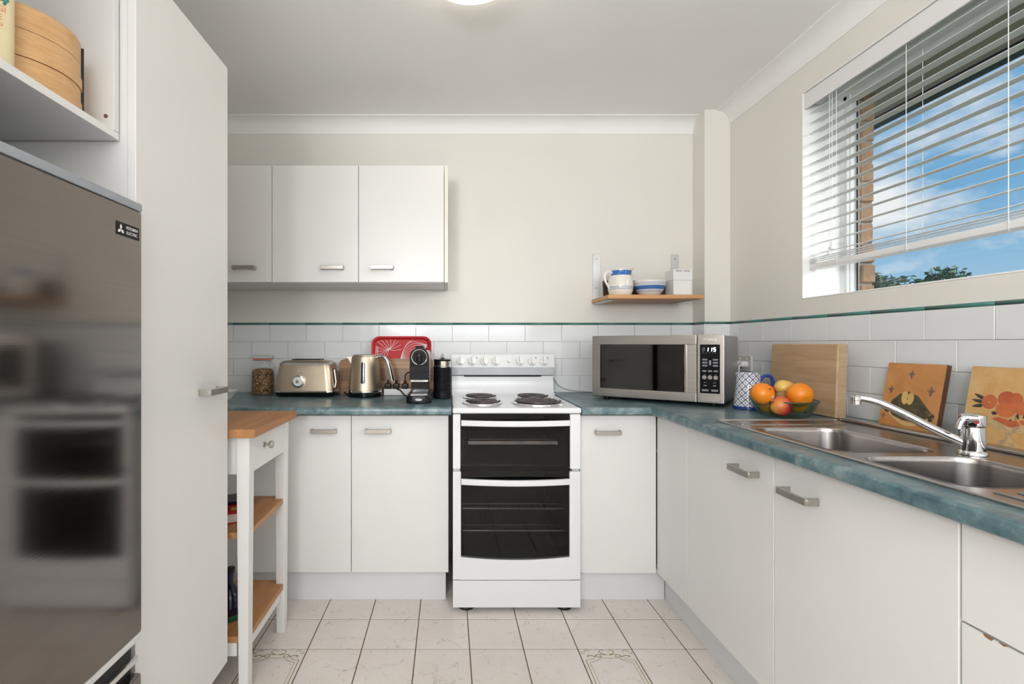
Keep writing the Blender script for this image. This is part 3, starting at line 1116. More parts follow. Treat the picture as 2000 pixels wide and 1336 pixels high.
# wall cabinet
c = thing('wall_cabinet', 'white three-door wall cabinet hung on the back wall', 'cabinet', (-0.63, 2.6, 1.415))
obj('body', BX(-1.285, -0.021, 2.439, YB - 0.001, 1.413, 1.975), M['lam'], c, smooth=False)
obj('end_panel', BX(-0.0195, -0.002, 2.420, YB - 0.001, 1.4125, 1.975, 0.001, 1), M['lam_edge'], c)
for x0, x1, hx in ((-1.263, -0.8476, -0.975), (-0.8476, -0.4324, -0.554), (-0.4324, -0.0205, -0.317)):
    d = door(c, 'door', x0, x1, 2.42, 2.438, 1.415, 1.975)
    uhandle(d, '-y', hx, 2.42, 1.482)

# pantry and open cupboard over the fridge
PF = -0.681
c = thing('pantry_cupboard', 'tall white pantry cupboard beside the fridge', 'cupboard', (-0.99, 1.33, 0))
obj('body', BX(XL + 0.002, PF - 0.0185, 1.100, 1.553, 0.14, 1.969, 0.001, 1), M['lam'], c)
d = obj('door', BX(PF - 0.018, PF, 1.098, 1.555, 0.14, 1.969, 0.0012, 1), M['lam'], c)
uhandle(d, '+x', 1.428, PF, 0.986, 0.108, 0.035)
obj('plinth', BX(XL + 0.002, PF - 0.06, 1.100, 1.553, 0.0, 0.139), M['kick'], c, smooth=False)
c = thing('open_cupboard', 'open white cupboard above the fridge', 'cupboard', (-1.0, 0.73, 1.56))
SX = -0.715
obj('base_panel', BX(XL + 0.002, SX, 0.36, 1.094, 1.56, 1.576, 0.0008, 1), M['lam'], c)
obj('side_panel', BX(XL + 0.002, SX, 1.078, 1.094, 1.5765, 2.05, 0.0008, 1), M['lam'], c)
obj('side_panel', BX(XL + 0.002, SX, 0.36, 0.376, 1.5765, 2.05, 0.0008, 1), M['lam'], c)
obj('top_panel', BX(XL + 0.002, SX, 0.36, 1.094, 2.0505, 2.066, 0.0008, 1), M['lam'], c)
obj('back_panel', BX(XL + 0.002, XL + 0.01, 0.377, 1.077, 1.577, 2.05), M['lam'], c, smooth=False)
obj('screw_cap', LA([(0, 0), (0.0042, 0), (0.0042, -0.0015), (0, -0.0018)], (-0.732, 1.0778, 1.606), 12, 'y'), M['hole'], c)

# fridge
FX = -0.65
c = thing('fridge', 'dark brushed steel fridge with a grey top trim', 'fridge', (-0.98, 0.735, 0))
obj('body', BX(XL + 0.004, FX - 0.062, 0.405, 1.062, 0.02, 1.39, 0.004), M['greyplastic'], c)
d = obj('door', BX(FX - 0.058, FX, 0.40, 1.07, 0.512, 1.397, 0.004, 2), M['fridge'], c)
obj('top_trim', BX(FX - 0.075, FX + 0.001, 0.40, 1.0705, 1.3975, 1.415, 0.003, 2), M['greyplastic'], c)
obj('bottom_trim', BX(FX - 0.058, FX + 0.001, 0.40, 1.0705, 0.497, 0.5115, 0.003, 2), M['grey_pl'], d)
obj('grip_recess', BX(FX - 0.056, FX - 0.020, 0.405, 1.064, 0.425, 0.496), M['dark'], c, smooth=False)
obj('grip_trim', BX(FX - 0.024, FX - 0.006, 0.40, 1.068, 0.448, 0.462, 0.003, 2), M['chrome'], c)
obj('freezer_door', BX(FX - 0.058, FX, 0.40, 1.07, 0.06, 0.424, 0.006, 2), M['fridge'], c)
for y in (0.45, 1.02):
    obj('foot', LA([(0, 0), (0.02, 0), (0.02, 0.022), (0, 0.022)], (FX - 0.12, y, 0), 14), M['dark'], c)
# badge on the door: dark plate with three pale diamonds and two lines of lettering
def on_fridge(y, z):
    return frame((FX + 0.0008, y, z), (0, 1, 0), (0, 0, 1))
bd = obj('badge', tx(BX(-0.036, 0.036, -0.013, 0.013, -0.0008, 0.0002), on_fridge(1.022, 1.348)), M['matt_black'], d, smooth=False)
bm = NB()
for a in (90, 210, 330):
    u = Vector((math.cos(R(a)), math.sin(R(a)), 0))
    l_, r_ = (Vector((math.cos(R(a + s)), math.sin(R(a + s)), 0)) for s in (30, -30))
    s = 0.0064
    prism(bm, [(0, 0), tuple((r_ * s)[:2]), tuple(((r_ + l_) * s)[:2]), tuple((l_ * s)[:2])], 'z', 0.0002, 0.0006)
bm.transform(on_fridge(0.999, 1.346))
obj('emblem', bm, M['white'], bd, smooth=False)
obj('lettering', text_bm('MITSUBISHI', 0.0085, on_fridge(1.034, 1.353) @ Matrix.Translation((0, 0, 0.0005)), 0.0001, xs=0.88), M['white'], bd, smooth=False)
obj('lettering', text_bm('ELECTRIC', 0.0085, on_fridge(1.034, 1.343) @ Matrix.Translation((0, 0, 0.0005)), 0.0001, xs=0.98), M['white'], bd, smooth=False)

# ------------------------------------------------------------------ worktops
def nose(bm, axis, front, a, b):
    P = [(0.0125, 0.822), (0.004, 0.822), (0.001, 0.825), (0, 0.829), (0, 0.841), (0.0025, 0.848), (0.007, 0.852), (0.0125, CT)]
    prism(bm, [(front + d, z) for d, z in P], 'x' if axis == 'x' else 'y', a, b)


bm = NB()
box(bm, -1.298, 0.012, 2.1125, YB - 0.001, 0.822, CT)
nose(bm, 'x', 2.10, -1.298, 0.012)
tag(obj('worktop', bm, M['counter'], ang=25), 'teal marbled worktop left of the cooker', 'worktop')
bm = NB()
E = 0.846
box(bm, 0.556, PX - 0.001, 2.1125, YB - 0.007, 0.822, CT)
box(bm, PX - 0.001, XR - 0.001, 2.1125, PY - 0.007, 0.822, CT)
nose(bm, 'x', 2.10, 0.556, E)
box(bm, E, E + 0.0125, 2.10, 2.1125, 0.822, CT)
nose(bm, 'y', E, 0.35, 2.10)
HX0, HX1, HY0, HY1 = 0.932, 1.232, 0.90, 1.61
box(bm, E + 0.0125, HX0, 0.35, 2.1125, 0.822, CT)
box(bm, HX1, XR - 0.007, 0.35, 2.1125, 0.822, CT)
box(bm, HX0, HX1, HY1, 2.1125, 0.822, CT)
box(bm, HX0, HX1, 0.35, HY0, 0.822, CT)
wt = tag(obj('worktop', bm, M['counter'], ang=25), 'teal marbled L-shaped worktop holding the sink', 'worktop')

# sink
sk = thing('sink', 'double bowl stainless steel sink with ribbed drainer', 'sink', (1.15, 1.2, CT))
ZS = CT + 0.0025
OUT = rrect(0.918, 1.386, 0.42, 1.745, 0.02, 4)
B1 = rrect(0.947, 1.212, 1.228, 1.59, 0.055, 8)
B2 = rrect(0.947, 1.218, 0.922, 1.18, 0.055, 8)
bm = NB()
es = []
for L_ in (OUT, B1, B2):
    vs = [bm.verts.new((x, y, ZS)) for x, y in L_]
    es += [bm.edges.new((vs[i], vs[(i + 1) % len(vs)])) for i in range(len(vs))]
bmesh.ops.triangle_fill(bm, edges=es, use_beauty=True)
for f in bm.faces:
    if f.normal.z < 0:
        f.normal_flip()
loft(bm, [[(x, y, ZS) for x, y in OUT], [(x, y, CT + 0.0002) for x, y in OUT]])
obj('deck', bm, M['sinksteel'], sk, ang=30)
obj('rim', TU([(x, y, ZS + 0.0005) for x, y in rrect(0.921, 1.383, 0.423, 1.742, 0.018, 4)], 0.0032, 8, closed=True), M['sinksteel'], sk)
obj('rear_ledge', BX(1.345, 1.384, 0.45, 1.735, ZS, ZS + 0.010, 0.004, 3), M['sinksteel'], sk)
def bowl(L_, cx, cy, depth):
    bm = NB()
    def sc(k, z):
        return [(cx + (x - cx) * k, cy + (y - cy) * k, z) for x, y in L_]
    loops = [sc(1.012, ZS + 0.0006), sc(1.0, ZS + 0.0008), sc(0.985, ZS - 0.002), sc(0.972, ZS - 0.012), sc(0.945, ZS - depth + 0.03), sc(0.92, ZS - depth + 0.01), sc(0.84, ZS - depth), sc(0.2, ZS - depth - 0.003)]
    return loft(bm, loops, cap1=True)
for L_, cx, cy in ((B1, 1.0795, 1.409), (B2, 1.0825, 1.051)):
    b = obj('bowl', bowl(L_, cx, cy, 0.16), M['sinksteel'], sk)
    obj('waste', LA([(0.03, 0), (0.03, 0.003), (0.026, 0.004), (0.02, 0.001), (0, 0.001)], (cx, cy, ZS - 0.163), 20), M['chrome'], b)
for k in range(7):
    x = 0.965 + k * 0.038
    obj('drainer_rib', BX(x, x + 0.016, 0.47, 0.895 - 0.004 * k, ZS - 0.001, ZS + 0.0035, 0.0025, 2), M['sinksteel'], sk)
obj('shallow_ridge', BX(0.955, 1.30, 1.64, 1.70, ZS - 0.001, ZS + 0.003, 0.003, 2), M['sinksteel'], sk)

# tap
tp = thing('mixer_tap', 'chrome mixer tap with a long slanting spout', 'tap', (1.247, 1.20, ZS + 0.001))
T0 = Vector((1.247, 1.20, ZS + 0.001))
obj('base', LA([(0, 0), (0.027, 0), (0.027, 0.004), (0.025, 0.007), (0.0235, 0.009), (0.0225, 0.010), (0.0225, 0.034), (0, 0.034)], T0, 32), M['chrome'], tp)
obj('collar', LA([(0, 0.0345), (0.0225, 0.0345), (0.0225, 0.066), (0.021, 0.067), (0, 0.067)], T0, 32), M['chrome'], tp)
lv = obj('lever', LA([(0, 0.068), (0.022, 0.068), (0.0235, 0.072), (0.0245, 0.088), (0.023, 0.094), (0.018, 0.0965), (0, 0.0975)], T0, 32), M['chrome'], tp)
P = spline([T0 + Vector((-0.010, -0.018, 0.088)), T0 + Vector((-0.028, -0.012, 0.088)), T0 + Vector((-0.036, -0.008, 0.078)), T0 + Vector((-0.040, -0.006, 0.062))], 5)
obj('lever_grip', TU(P, [0.009] * 6 + [0.007] * (len(P) - 6), 10), M['chrome'], lv)
obj('temperature_dot', tx(LA([(0, 0), (0.0052, 0), (0.0048, 0.0012), (0, 0.0016)], (0, 0, 0), 16), frame(T0 + Vector((-0.0125, -0.0207, 0.080)), (0.86, -0.51, 0), (0, 0, 1))), M['hot'], lv)
P = spline([T0 + Vector((-0.015, 0.008, 0.026)), T0 + Vector((-0.06, 0.037, 0.055)), T0 + Vector((-0.105, 0.067, 0.088)), T0 + Vector((-0.14, 0.09, 0.111)), T0 + Vector((-0.163, 0.105, 0.120)), T0 + Vector((-0.184, 0.118, 0.122))], 6)
sp_ = obj('spout', TU(P, [0.0105 - 0.002 * k / 30 for k in range(len(P))], 14), M['chrome'], tp)
obj('aerator', LA([(0, 0), (0.0105, 0), (0.0105, 0.010), (0.012, 0.011), (0.012, 0.019), (0.010, 0.0215), (0, 0.0215)], T0 + Vector((-0.182, 0.117, 0.105)), 20), M['chrome'], sp_)

# ------------------------------------------------------------------ cooker
ck = thing('cooker', 'white freestanding electric cooker with coil hotplates', 'cooker', (0.284, 2.38, 0))
KX0, KX1, KY = 0.018, 0.550, 2.10
bm = NB()
box(bm, KX0 + 0.002, KX0 + 0.03, KY + 0.022, 2.69, 0.022, 0.826)
box(bm, KX1 - 0.03, KX1 - 0.002, KY + 0.022, 2.69, 0.022, 0.826)
box(bm, KX0 + 0.03, KX1 - 0.03, 2.66, 2.69, 0.022, 0.826)
box(bm, KX0 + 0.03, KX1 - 0.03, KY + 0.022, 2.66, 0.022, 0.04)
obj('body', bm, M['enamel'], ck, smooth=False)
for z0, z1 in ((0.145, 0.583), (0.603, 0.824)):
    obj('cavity', carcass(KX0 + 0.032, KX1 - 0.032, KY + 0.024, 2.655, z0, z1, '-y', 0.01), M['cavity'], ck, smooth=False)
# hob
obj('hob', BX(KX0 - 0.002, KX1 + 0.001, 2.088, 2.655, 0.829, 0.853, 0.007, 3), M['enamel'], ck)
prof = [(2.60, 0.8525), (2.622, 0.858), (2.637, 0.872), (2.645, 0.895), (2.648, 0.925), (2.648, 0.950)]
sb = obj('splashback', PR(prof + [(2.70, 0.950), (2.70, 0.8525)], 'x', KX0, KX1), M['enamel'], ck)
prof = [(2.650, 0.953), (2.641, 0.957), (2.622, 0.985), (2.612, 0.993), (2.610, 0.998), (2.628, 1.052), (2.634, 1.062), (2.645, 1.069), (2.69, 1.069), (2.70, 1.06), (2.70, 0.953)]
cp = obj('control_panel', PR(prof, 'x', KX0, KX1), M['enamel'], ck)
obj('vent_slot', BX(0.082, 0.486, 2.643, 2.6495, 0.9465, 0.9535), M['dark'], sb, smooth=False)
tilt = Matrix.Rotation(math.atan2(0.018, 0.054), 4, 'X')
def knob(x, z, r, mark):
    yy = 2.610 + (z - 0.998) * 0.333
    Mx = Matrix.Translation((x, yy - 0.0005, z)) @ Matrix.Rotation(-math.atan2(0.018, 0.054), 4, 'X')
    k = obj('knob', tx(LA([(0, -0.010), (r * 0.82, -0.010), (r * 0.93, -0.008), (r, 0.0), (r, 0.0005), (0, 0.0005)], (0, 0, 0), 28, 'y'), Mx), M['white_pl'], cp)
    if r > 0.015:
        obj('grip', tx(BX(-0.0055, 0.0055, -0.026, -0.009, -r * 0.85, r * 1.02, 0.003, 2), Mx), M['white_pl'], k)
    if mark:
        obj('pilot_lamp', tx(LA([(0, -0.002), (0.0025, -0.002), (0.0028, 0), (0, 0)], (r * 0.95, 0, r * 0.85), 10, 'y'), Mx), M['dark'], cp)
for i, px in enumerate((900, 923, 946, 969, 1016, 1039, 1062)):
    knob((px - 876) * 2.62 / FPX, 1.027, 0.0225, i in (1, 5, 6))
knob((995 - 876) * 2.62 / FPX, 1.028, 0.0085, False)
# hotplates
for x, y, r, rr in ((0.157, 2.50, 0.077, 0.088), (0.152, 2.265, 0.079, 0.090), (0.414, 2.50, 0.078, 0.090), (0.398, 2.265, 0.104, 0.116)):
    z = 0.853
    e_ = obj('hotplate_ring', LA([(rr, 0.0), (rr, 0.0035), (rr - 0.004, 0.005), (rr - 0.010, 0.003), (rr - 0.014, 0.0005), (0.012, 0.0004), (0, 0.0004)], (x, y, z), 40), M['chrome'], ck)
    pts = []
    turns = 4 if r < 0.09 else 5
    n = 36 * turns
    for k in range(n + 1):
        a = 2 * math.pi * turns * k / n
        q = 0.020 + (r - 0.022) * k / n
        pts.append((x + q * math.cos(a), y + q * math.sin(a), z + 0.010))
    obj('coil', TU(pts, 0.0049 if r < 0.09 else 0.0056, 7), M['coil'], e_)
    obj('hub', LA([(0, 0.006), (0.012, 0.006), (0.012, 0.002), (0, 0.002)], (x, y, z), 16), M['wire'], e_)
# doors
def bar_handle(parent, z0, z1):
    bm = NB()
    loops = []
    n = 14
    for k in range(n + 1):
        t = k / n
        x = 0.053 + (0.503 - 0.053) * t
        d = 0.012 + 0.026 * (1 - (2 * t - 1) ** 2)
        y1 = KY - d
        y0 = y1 + 0.014
        r_ = 0.003
        loops.append([(x, y0, z0), (x, y1 + r_, z0), (x, y1, z0 + r_), (x, y1, z1 - r_), (x, y1 + r_, z1), (x, y0, z1)])
    loft(bm, loops, True, True)
    box(bm, 0.053, 0.063, KY - 0.006, KY, z0 + 0.003, z1 - 0.003)
    box(bm, 0.493, 0.503, KY - 0.006, KY, z0 + 0.003, z1 - 0.003)
    return obj('handle', bm, M['enamel'], parent, ang=30)


gd = obj('grill_door', BX(0.0505, 0.5055, KY + 0.001, KY + 0.006, 0.588, 0.826), M['ovenglass'], ck, smooth=False)
obj('stile', BX(KX0, 0.050, KY, KY + 0.02, 0.597, 0.826, 0.003, 2), M['enamel'], gd)
obj('stile', BX(0.506, KX1, KY, KY + 0.02, 0.597, 0.826, 0.003, 2), M['enamel'], gd)
bar_handle(gd, 0.778, 0.801)
bm = NB()
box(bm, KX0, 0.052, KY, KY + 0.02, 0.136, 0.5865, 0.003, 2)
box(bm, 0.504, KX1, KY, KY + 0.02, 0.136, 0.5865, 0.003, 2)
arc = [(0.05 + (0.506 - 0.05) * k / 14, 0.231 - 0.013 * (1 - (2 * k / 14 - 1) ** 2)) for k in range(15)]
prism(bm, [(0.05, 0.136), (0.506, 0.136)] + arc[::-1], 'y', KY, KY + 0.02)
od = obj('oven_door', bm, M['enamel'], ck)
obj('glass_panel', BX(0.0525, 0.5035, KY + 0.003, KY + 0.008, 0.21, 0.5875), M['ovenglass'], od, smooth=False)
bar_handle(od, 0.534, 0.558)
obj('storage_drawer', BX(KX0, KX1, KY, KY + 0.02, 0.020, 0.132, 0.002, 2), M['enamel'], ck)
for x in (0.075, 0.49):
    for y in (2.15, 2.62):
        obj('foot', LA([(0, 0), (0.034, 0), (0.036, 0.006), (0.030, 0.021), (0, 0.021)], (x, y, 0), 20), M['dark'], ck)
for z in (0.41, 0.315):
    bm = NB()
    for y in (2.17, 2.24):
        tube(bm, [(0.062, y, z), (0.506, y, z)], 0.0035, 6)
    for k in range(16):
        x = 0.075 + k * 0.0275
        tube(bm, [(x, 2.17, z), (x, 2.62, z)], 0.0012, 5)
    obj('oven_rack', bm, M['wire'], ck)
bm = NB()
box(bm, 0.085, 0.47, 2.17, 2.176, 0.683, 0.700)
box(bm, 0.085, 0.47, 2.17, 2.60, 0.683, 0.686)
for k in range(15):
    tube(bm, [(0.10 + k * 0.0255, 2.18, 0.706), (0.10 + k * 0.0255, 2.6, 0.706)], 0.0018, 5)
tube(bm, [(0.09, 2.185, 0.706), (0.465, 2.185, 0.706)], 0.0025, 6)
obj('grill_tray', bm, M['wire'], ck)
for x, s in ((0.062, 1), (0.494, -1)):
    obj('tray_runner', TU([(x + s * 0.014, 2.16, 0.716), (x, 2.16, 0.716), (x, 2.16, 0.684), (x + s * 0.014, 2.16, 0.684)], 0.0016, 6), M['wire'], ck)

# ------------------------------------------------------------------ trolley
tr = thing('kitchen_trolley', 'white kitchen trolley with oak top, drawer and two oak shelves', 'trolley', (-0.90, 1.785, 0))
X0, X1 = -1.16, -0.602
obj('top', BX(X0, X1, 1.566, 2.0, 0.826, 0.853, 0.002, 2), M['oak'], tr)
for lx in (-1.135, -0.672):
    for ly in (1.595, 1.947):
        bm = BX(lx, lx + 0.042, ly, ly + 0.042, 0.0, 0.8255, 0.0015, 1)
        for v in bm.verts:                      # the foot tapers
            if v.co.z < 0.01:
                v.co.x = lx + 0.021 + (v.co.x - lx - 0.021) * 0.72
                v.co.y = ly + 0.021 + (v.co.y - ly - 0.021) * 0.8
        obj('leg', bm, M['lam'], tr)
bm = NB()
box(bm, -1.093, -0.672, 1.60, 1.616, 0.705, 0.8255)
box(bm, -1.093, -0.672, 1.965, 1.981, 0.705, 0.8255)
box(bm, -1.133, -1.115, 1.637, 1.947, 0.705, 0.8255)
obj('apron', bm, M['lam'], tr, smooth=False)
dr = obj('drawer', BX(-0.652, -0.634, 1.6385, 1.9455, 0.704, 0.824, 0.001, 1), M['lam'], tr)
obj('knob', LA([(0, 0), (0.010, 0.0), (0.010, 0.003), (0.0045, 0.006), (0.0045, 0.016), (0.012, 0.020), (0.0135, 0.027), (0.010, 0.032), (0, 0.034)], (-0.634, 1.735, 0.773), 24, 'x'), M['brass'], dr)
for k in range(6):
    x = -1.128 + k * 0.0815
    obj('shelf_plank', BX(x, x + 0.081, 1.60, 1.985, 0.500, 0.520, 0.001, 1), M['oak'], tr)
for k in range(6):
    x = -1.128 + k * 0.0815
    obj('shelf_plank', BX(x, x + 0.081, 1.60, 1.985, 0.170, 0.190, 0.001, 1), M['oak'], tr)
bm = NB()
box(bm, -0.670, -0.650, 1.637, 1.947, 0.128, 0.1695)
box(bm, -1.115, -1.095, 1.637, 1.947, 0.128, 0.1695)
box(bm, -1.093, -0.672, 1.60, 1.615, 0.128, 0.1695)
box(bm, -1.093, -0.672, 1.968, 1.983, 0.128, 0.1695)
obj('rail', bm, M['lam'], tr, smooth=False)
# things on the trolley shelves
bk_ = thing('red_book', 'red covered book lying tilted on the upper trolley shelf', 'book', (-0.78, 1.72, 0.52))
Mb = Matrix.Translation((-0.78, 1.72, 0.521)) @ Matrix.Rotation(R(24), 4, 'Z')
obj('pages', tx(BX(-0.085, 0.083, -0.06, 0.06, 0.003, 0.030), Mb), M['page'], bk_, smooth=False)
obj('cover', tx(join(BX(-0.087, 0.086, -0.063, 0.063, 0.0305, 0.034), BX(-0.087, 0.086, -0.063, 0.063, 0.0, 0.003)), Mb), M['red'], bk_, smooth=False)
obj('cover_print', tx(BX(0.035, 0.065, -0.03, 0.0, 0.034, 0.0344), Mb), M['yellow'], bk_, smooth=False)
Mb = Matrix.Translation((-0.80, 1.80, 0.5555)) @ Matrix.Rotation(R(30), 4, 'Z')
tag(obj('dark_notebook', tx(BX(-0.07, 0.085, -0.05, 0.05, 0.0, 0.010, 0.001, 1), Mb), M['navyglass']), 'dark navy notebook lying on the red book', 'notebook')
bo = thing('round_bottle', 'dark blue bottle on the lower trolley shelf', 'bottle', (-0.745, 1.72, 0.19))
obj('glass_body', LA([(0, 0.004), (0.030, 0.004), (0.045, 0.02), (0.050, 0.05), (0.044, 0.085), (0.022, 0.105), (0.013, 0.115), (0.013, 0.15), (0, 0.15)], (-0.745, 1.72, 0.19), 28), M['navyglass'], bo)
obj('stopper', LA([(0, 0.15), (0.016, 0.15), (0.016, 0.165), (0, 0.167)], (-0.745, 1.72, 0.19), 16), M['dark'], bo)
obj('base_band', LA([(0.0, 0.0), (0.044, 0.0), (0.046, 0.010), (0.0455, 0.020), (0.030, 0.003), (0, 0.003)], (-0.745, 1.72, 0.1905), 28), M['greenfoil'], bo)

# ------------------------------------------------------------------ back worktop, left of the cooker
# glass jar
jc = (-1.0, 2.655, CT + 0.0005)
jx = (513.5 - 876) * 2.655 / FPX
jc = (jx, 2.655, CT + 0.0005)
j = thing('clip_jar', 'glass clip-top jar of brown granola', 'jar', jc)
obj('glass_body', LA([(0, 0.0), (0.050, 0.0), (0.056, 0.004), (0.0575, 0.012), (0.0575, 0.145), (0.054, 0.160), (0.047, 0.172), (0.045, 0.180), (0.048, 0.183)], jc, 36), M['jarglass'], j)
obj('contents', LA([(0, 0.004), (0.048, 0.004), (0.0535, 0.012), (0.0535, 0.120), (0.044, 0.133), (0.02, 0.137), (0, 0.134)], jc, 36), M['granola'], j)
obj('rubber_ring', LA([(0.044, 0.183), (0.051, 0.183), (0.051, 0.188), (0.044, 0.188)], jc, 36), M['seal'], j)
lid = obj('lid', LA([(0, 0.189), (0.049, 0.189), (0.051, 0.193), (0.050, 0.203), (0.044, 0.206), (0.030, 0.201), (0, 0.200)], jc, 36), M['jarglass'], j)
bm = NB()
tube(bm, [(jx + 0.052 * math.cos(a), jc[1] + 0.052 * math.sin(a), jc[2] + 0.178) for a in [2 * math.pi * k / 32 for k in range(32)]], 0.0015, 6, closed=True)
tube(bm, spline([(jx + 0.052, jc[1] - 0.015, jc[2] + 0.178), (jx + 0.064, jc[1] - 0.015, jc[2] + 0.198), (jx + 0.058, jc[1] - 0.01, jc[2] + 0.205), (jx + 0.052, jc[1] - 0.01, jc[2] + 0.196)], 5), 0.0014, 6)
tube(bm, spline([(jx + 0.053, jc[1] - 0.018, jc[2] + 0.182), (jx + 0.062, jc[1] - 0.018, jc[2] + 0.165), (jx + 0.070, jc[1] - 0.018, jc[2] + 0.150), (jx + 0.069, jc[1] - 0.018, jc[2] + 0.135)], 5), 0.0018, 6)
tube(bm, spline([(jx - 0.051, jc[1] - 0.01, jc[2] + 0.178), (jx - 0.065, jc[1] - 0.01, jc[2] + 0.183), (jx - 0.062, jc[1] - 0.01, jc[2] + 0.196), (jx - 0.048, jc[1] - 0.01, jc[2] + 0.198)], 5), 0.0014, 6)
obj('wire_clip', bm, M['wire'], j)

# toaster
tc = ((602 - 876) * 2.60 / FPX, 2.60, CT)
t = thing('toaster', 'champagne metal toaster with a round dial', 'toaster', tc)
def taper(hw, hd, z, r):
    return [(tc[0] + x, tc[1] + y, tc[2] + z) for x, y in rrect(-hw, hw, -hd, hd, r, 6)]
obj('base', loft(NB(), [taper(0.135, 0.078, 0.004, 0.03), taper(0.147, 0.09, 0.006, 0.035), taper(0.150, 0.093, 0.020, 0.035), taper(0.149, 0.092, 0.0235, 0.035)], True, True), M['gloss_black'], t)
obj('trim_band', loft(NB(), [taper(0.1495, 0.0925, 0.024, 0.035), taper(0.149, 0.092, 0.030, 0.035)], True, True), M['chrome'], t)
sh = obj('shell', loft(NB(), [taper(0.148, 0.091, 0.0305, 0.036), taper(0.144, 0.087, 0.08, 0.036), taper(0.137, 0.080, 0.135, 0.036), taper(0.132, 0.076, 0.160, 0.036), taper(0.126, 0.070, 0.172, 0.034), taper(0.114, 0.058, 0.180, 0.03), taper(0.09, 0.04, 0.183, 0.03)], True, True), M['champ'], t)
obj('seam_band', loft(NB(), [taper(0.1342, 0.0782, 0.1615, 0.036), taper(0.133, 0.077, 0.166, 0.036), taper(0.1315, 0.0755, 0.1685, 0.036)]), M['greyplastic'], sh)
for dy in (-0.022, 0.022):
    obj('slot', BX(tc[0] - 0.075, tc[0] + 0.075, tc[1] + dy - 0.010, tc[1] + dy + 0.010, tc[2] + 0.1815, tc[2] + 0.188, 0.003, 2), M['gloss_black'], sh)
dy0 = tc[1] - 0.0905
dl = obj('dial', LA([(0, -0.016), (0.023, -0.016), (0.024, -0.014), (0.0285, -0.013), (0.032, -0.010), (0.032, 0.004), (0, 0.004)], (tc[0] - 0.024, dy0 + 0.002, tc[2] + 0.079), 36, 'y'), M['chrome'], t)
obj('dial_face', LA([(0, -0.0168), (0.0225, -0.0168), (0.0225, -0.016), (0, -0.016)], (tc[0] - 0.024, dy0 + 0.002, tc[2] + 0.079), 28, 'y'), M['white'], dl)
obj('dial_hub', LA([(0, -0.023), (0.007, -0.022), (0.009, -0.0168), (0, -0.0168)], (tc[0] - 0.024, dy0 + 0.002, tc[2] + 0.079), 20, 'y'), M['champ'], dl)
obj('lettering', text_bm('Breville', 0.0125, frame((tc[0] - 0.014, tc[1] - 0.0818, tc[2] + 0.130), (1, 0, 0), (0, 0.11, 1)), 0.0003), M['grey_pl'], sh, smooth=False)
obj('lever', BX(tc[0] + 0.140, tc[0] + 0.166, tc[1] - 0.040, tc[1] - 0.012, tc[2] + 0.128, tc[2] + 0.134, 0.002, 1), M['chrome'], t)
obj('lever_slot', tx(BX(-0.004, 0.002, -0.003, 0.003, -0.04, 0.04), Matrix.Translation((tc[0] + 0.1425, tc[1] - 0.026, tc[2] + 0.10)) @ Matrix.Rotation(R(-7), 4, 'Y')), M['dark'], t, smooth=False)
obj('guard_strip', TU([(tc[0] + 0.150, tc[1] - 0.056, tc[2] + 0.045), (tc[0] + 0.155, tc[1] - 0.052, tc[2] + 0.075), (tc[0] + 0.146, tc[1] - 0.050, tc[2] + 0.135)], 0.0035, 8), M['chrome'], t)

# kettle
kc = ((713.5 - 876) * 2.56 / FPX, 2.56, CT)
k = thing('kettle', 'champagne metal kettle with a curved chrome handle', 'kettle', kc)
obj('base', LA([(0, 0.0), (0.078, 0.0), (0.085, 0.004), (0.086, 0.018), (0.083, 0.022), (0, 0.022)], kc, 40), M['gloss_black'], k)
obj('trim_band', LA([(0, 0.0225), (0.083, 0.0225), (0.0845, 0.026), (0.0835, 0.030), (0, 0.030)], kc, 40), M['chrome'], k)
kb = obj('body', LA([(0, 0.0305), (0.083, 0.0305), (0.0835, 0.036), (0.080, 0.075), (0.0755, 0.12), (0.071, 0.165), (0.068, 0.195), (0.065, 0.203), (0, 0.203)], kc, 48), M['champ'], k)
obj('lid', LA([(0, 0.2035), (0.064, 0.2035), (0.062, 0.209), (0.045, 0.213), (0, 0.214)], kc, 40), M['brass'], k)
obj('spout', prism(NB(), [(kc[0] - 0.058, kc[2] + 0.2), (kc[0] - 0.093, kc[2] + 0.201), (kc[0] - 0.082, kc[2] + 0.188), (kc[0] - 0.068, kc[2] + 0.163)], 'y', kc[1] - 0.017, kc[1] + 0.017), M['brass'], k)
P = spline([(kc[0] + 0.058, kc[1] - 0.012, kc[2] + 0.190), (kc[0] + 0.074, kc[1] - 0.018, kc[2] + 0.203), (kc[0] + 0.100, kc[1] - 0.024, kc[2] + 0.196), (kc[0] + 0.118, kc[1] - 0.028, kc[2] + 0.170), (kc[0] + 0.130, kc[1] - 0.030, kc[2] + 0.125), (kc[0] + 0.140, kc[1] - 0.030, kc[2] + 0.080)], 6)
obj('handle', TU(P, [0.008] * 8 + [0.0105] * (len(P) - 8), 12), M['chrome'], k)
def on_kettle(p):   # bend a flat plate (x, z) onto the cone, offset y outwards
    r = 0.0835 - (p.z - 0.036) * 0.094 + p.y
    a = p.x / 0.078
    return Vector((kc[0] + r * math.sin(a), kc[1] - r * math.cos(a), kc[2] + p.z))
ka = 0.003
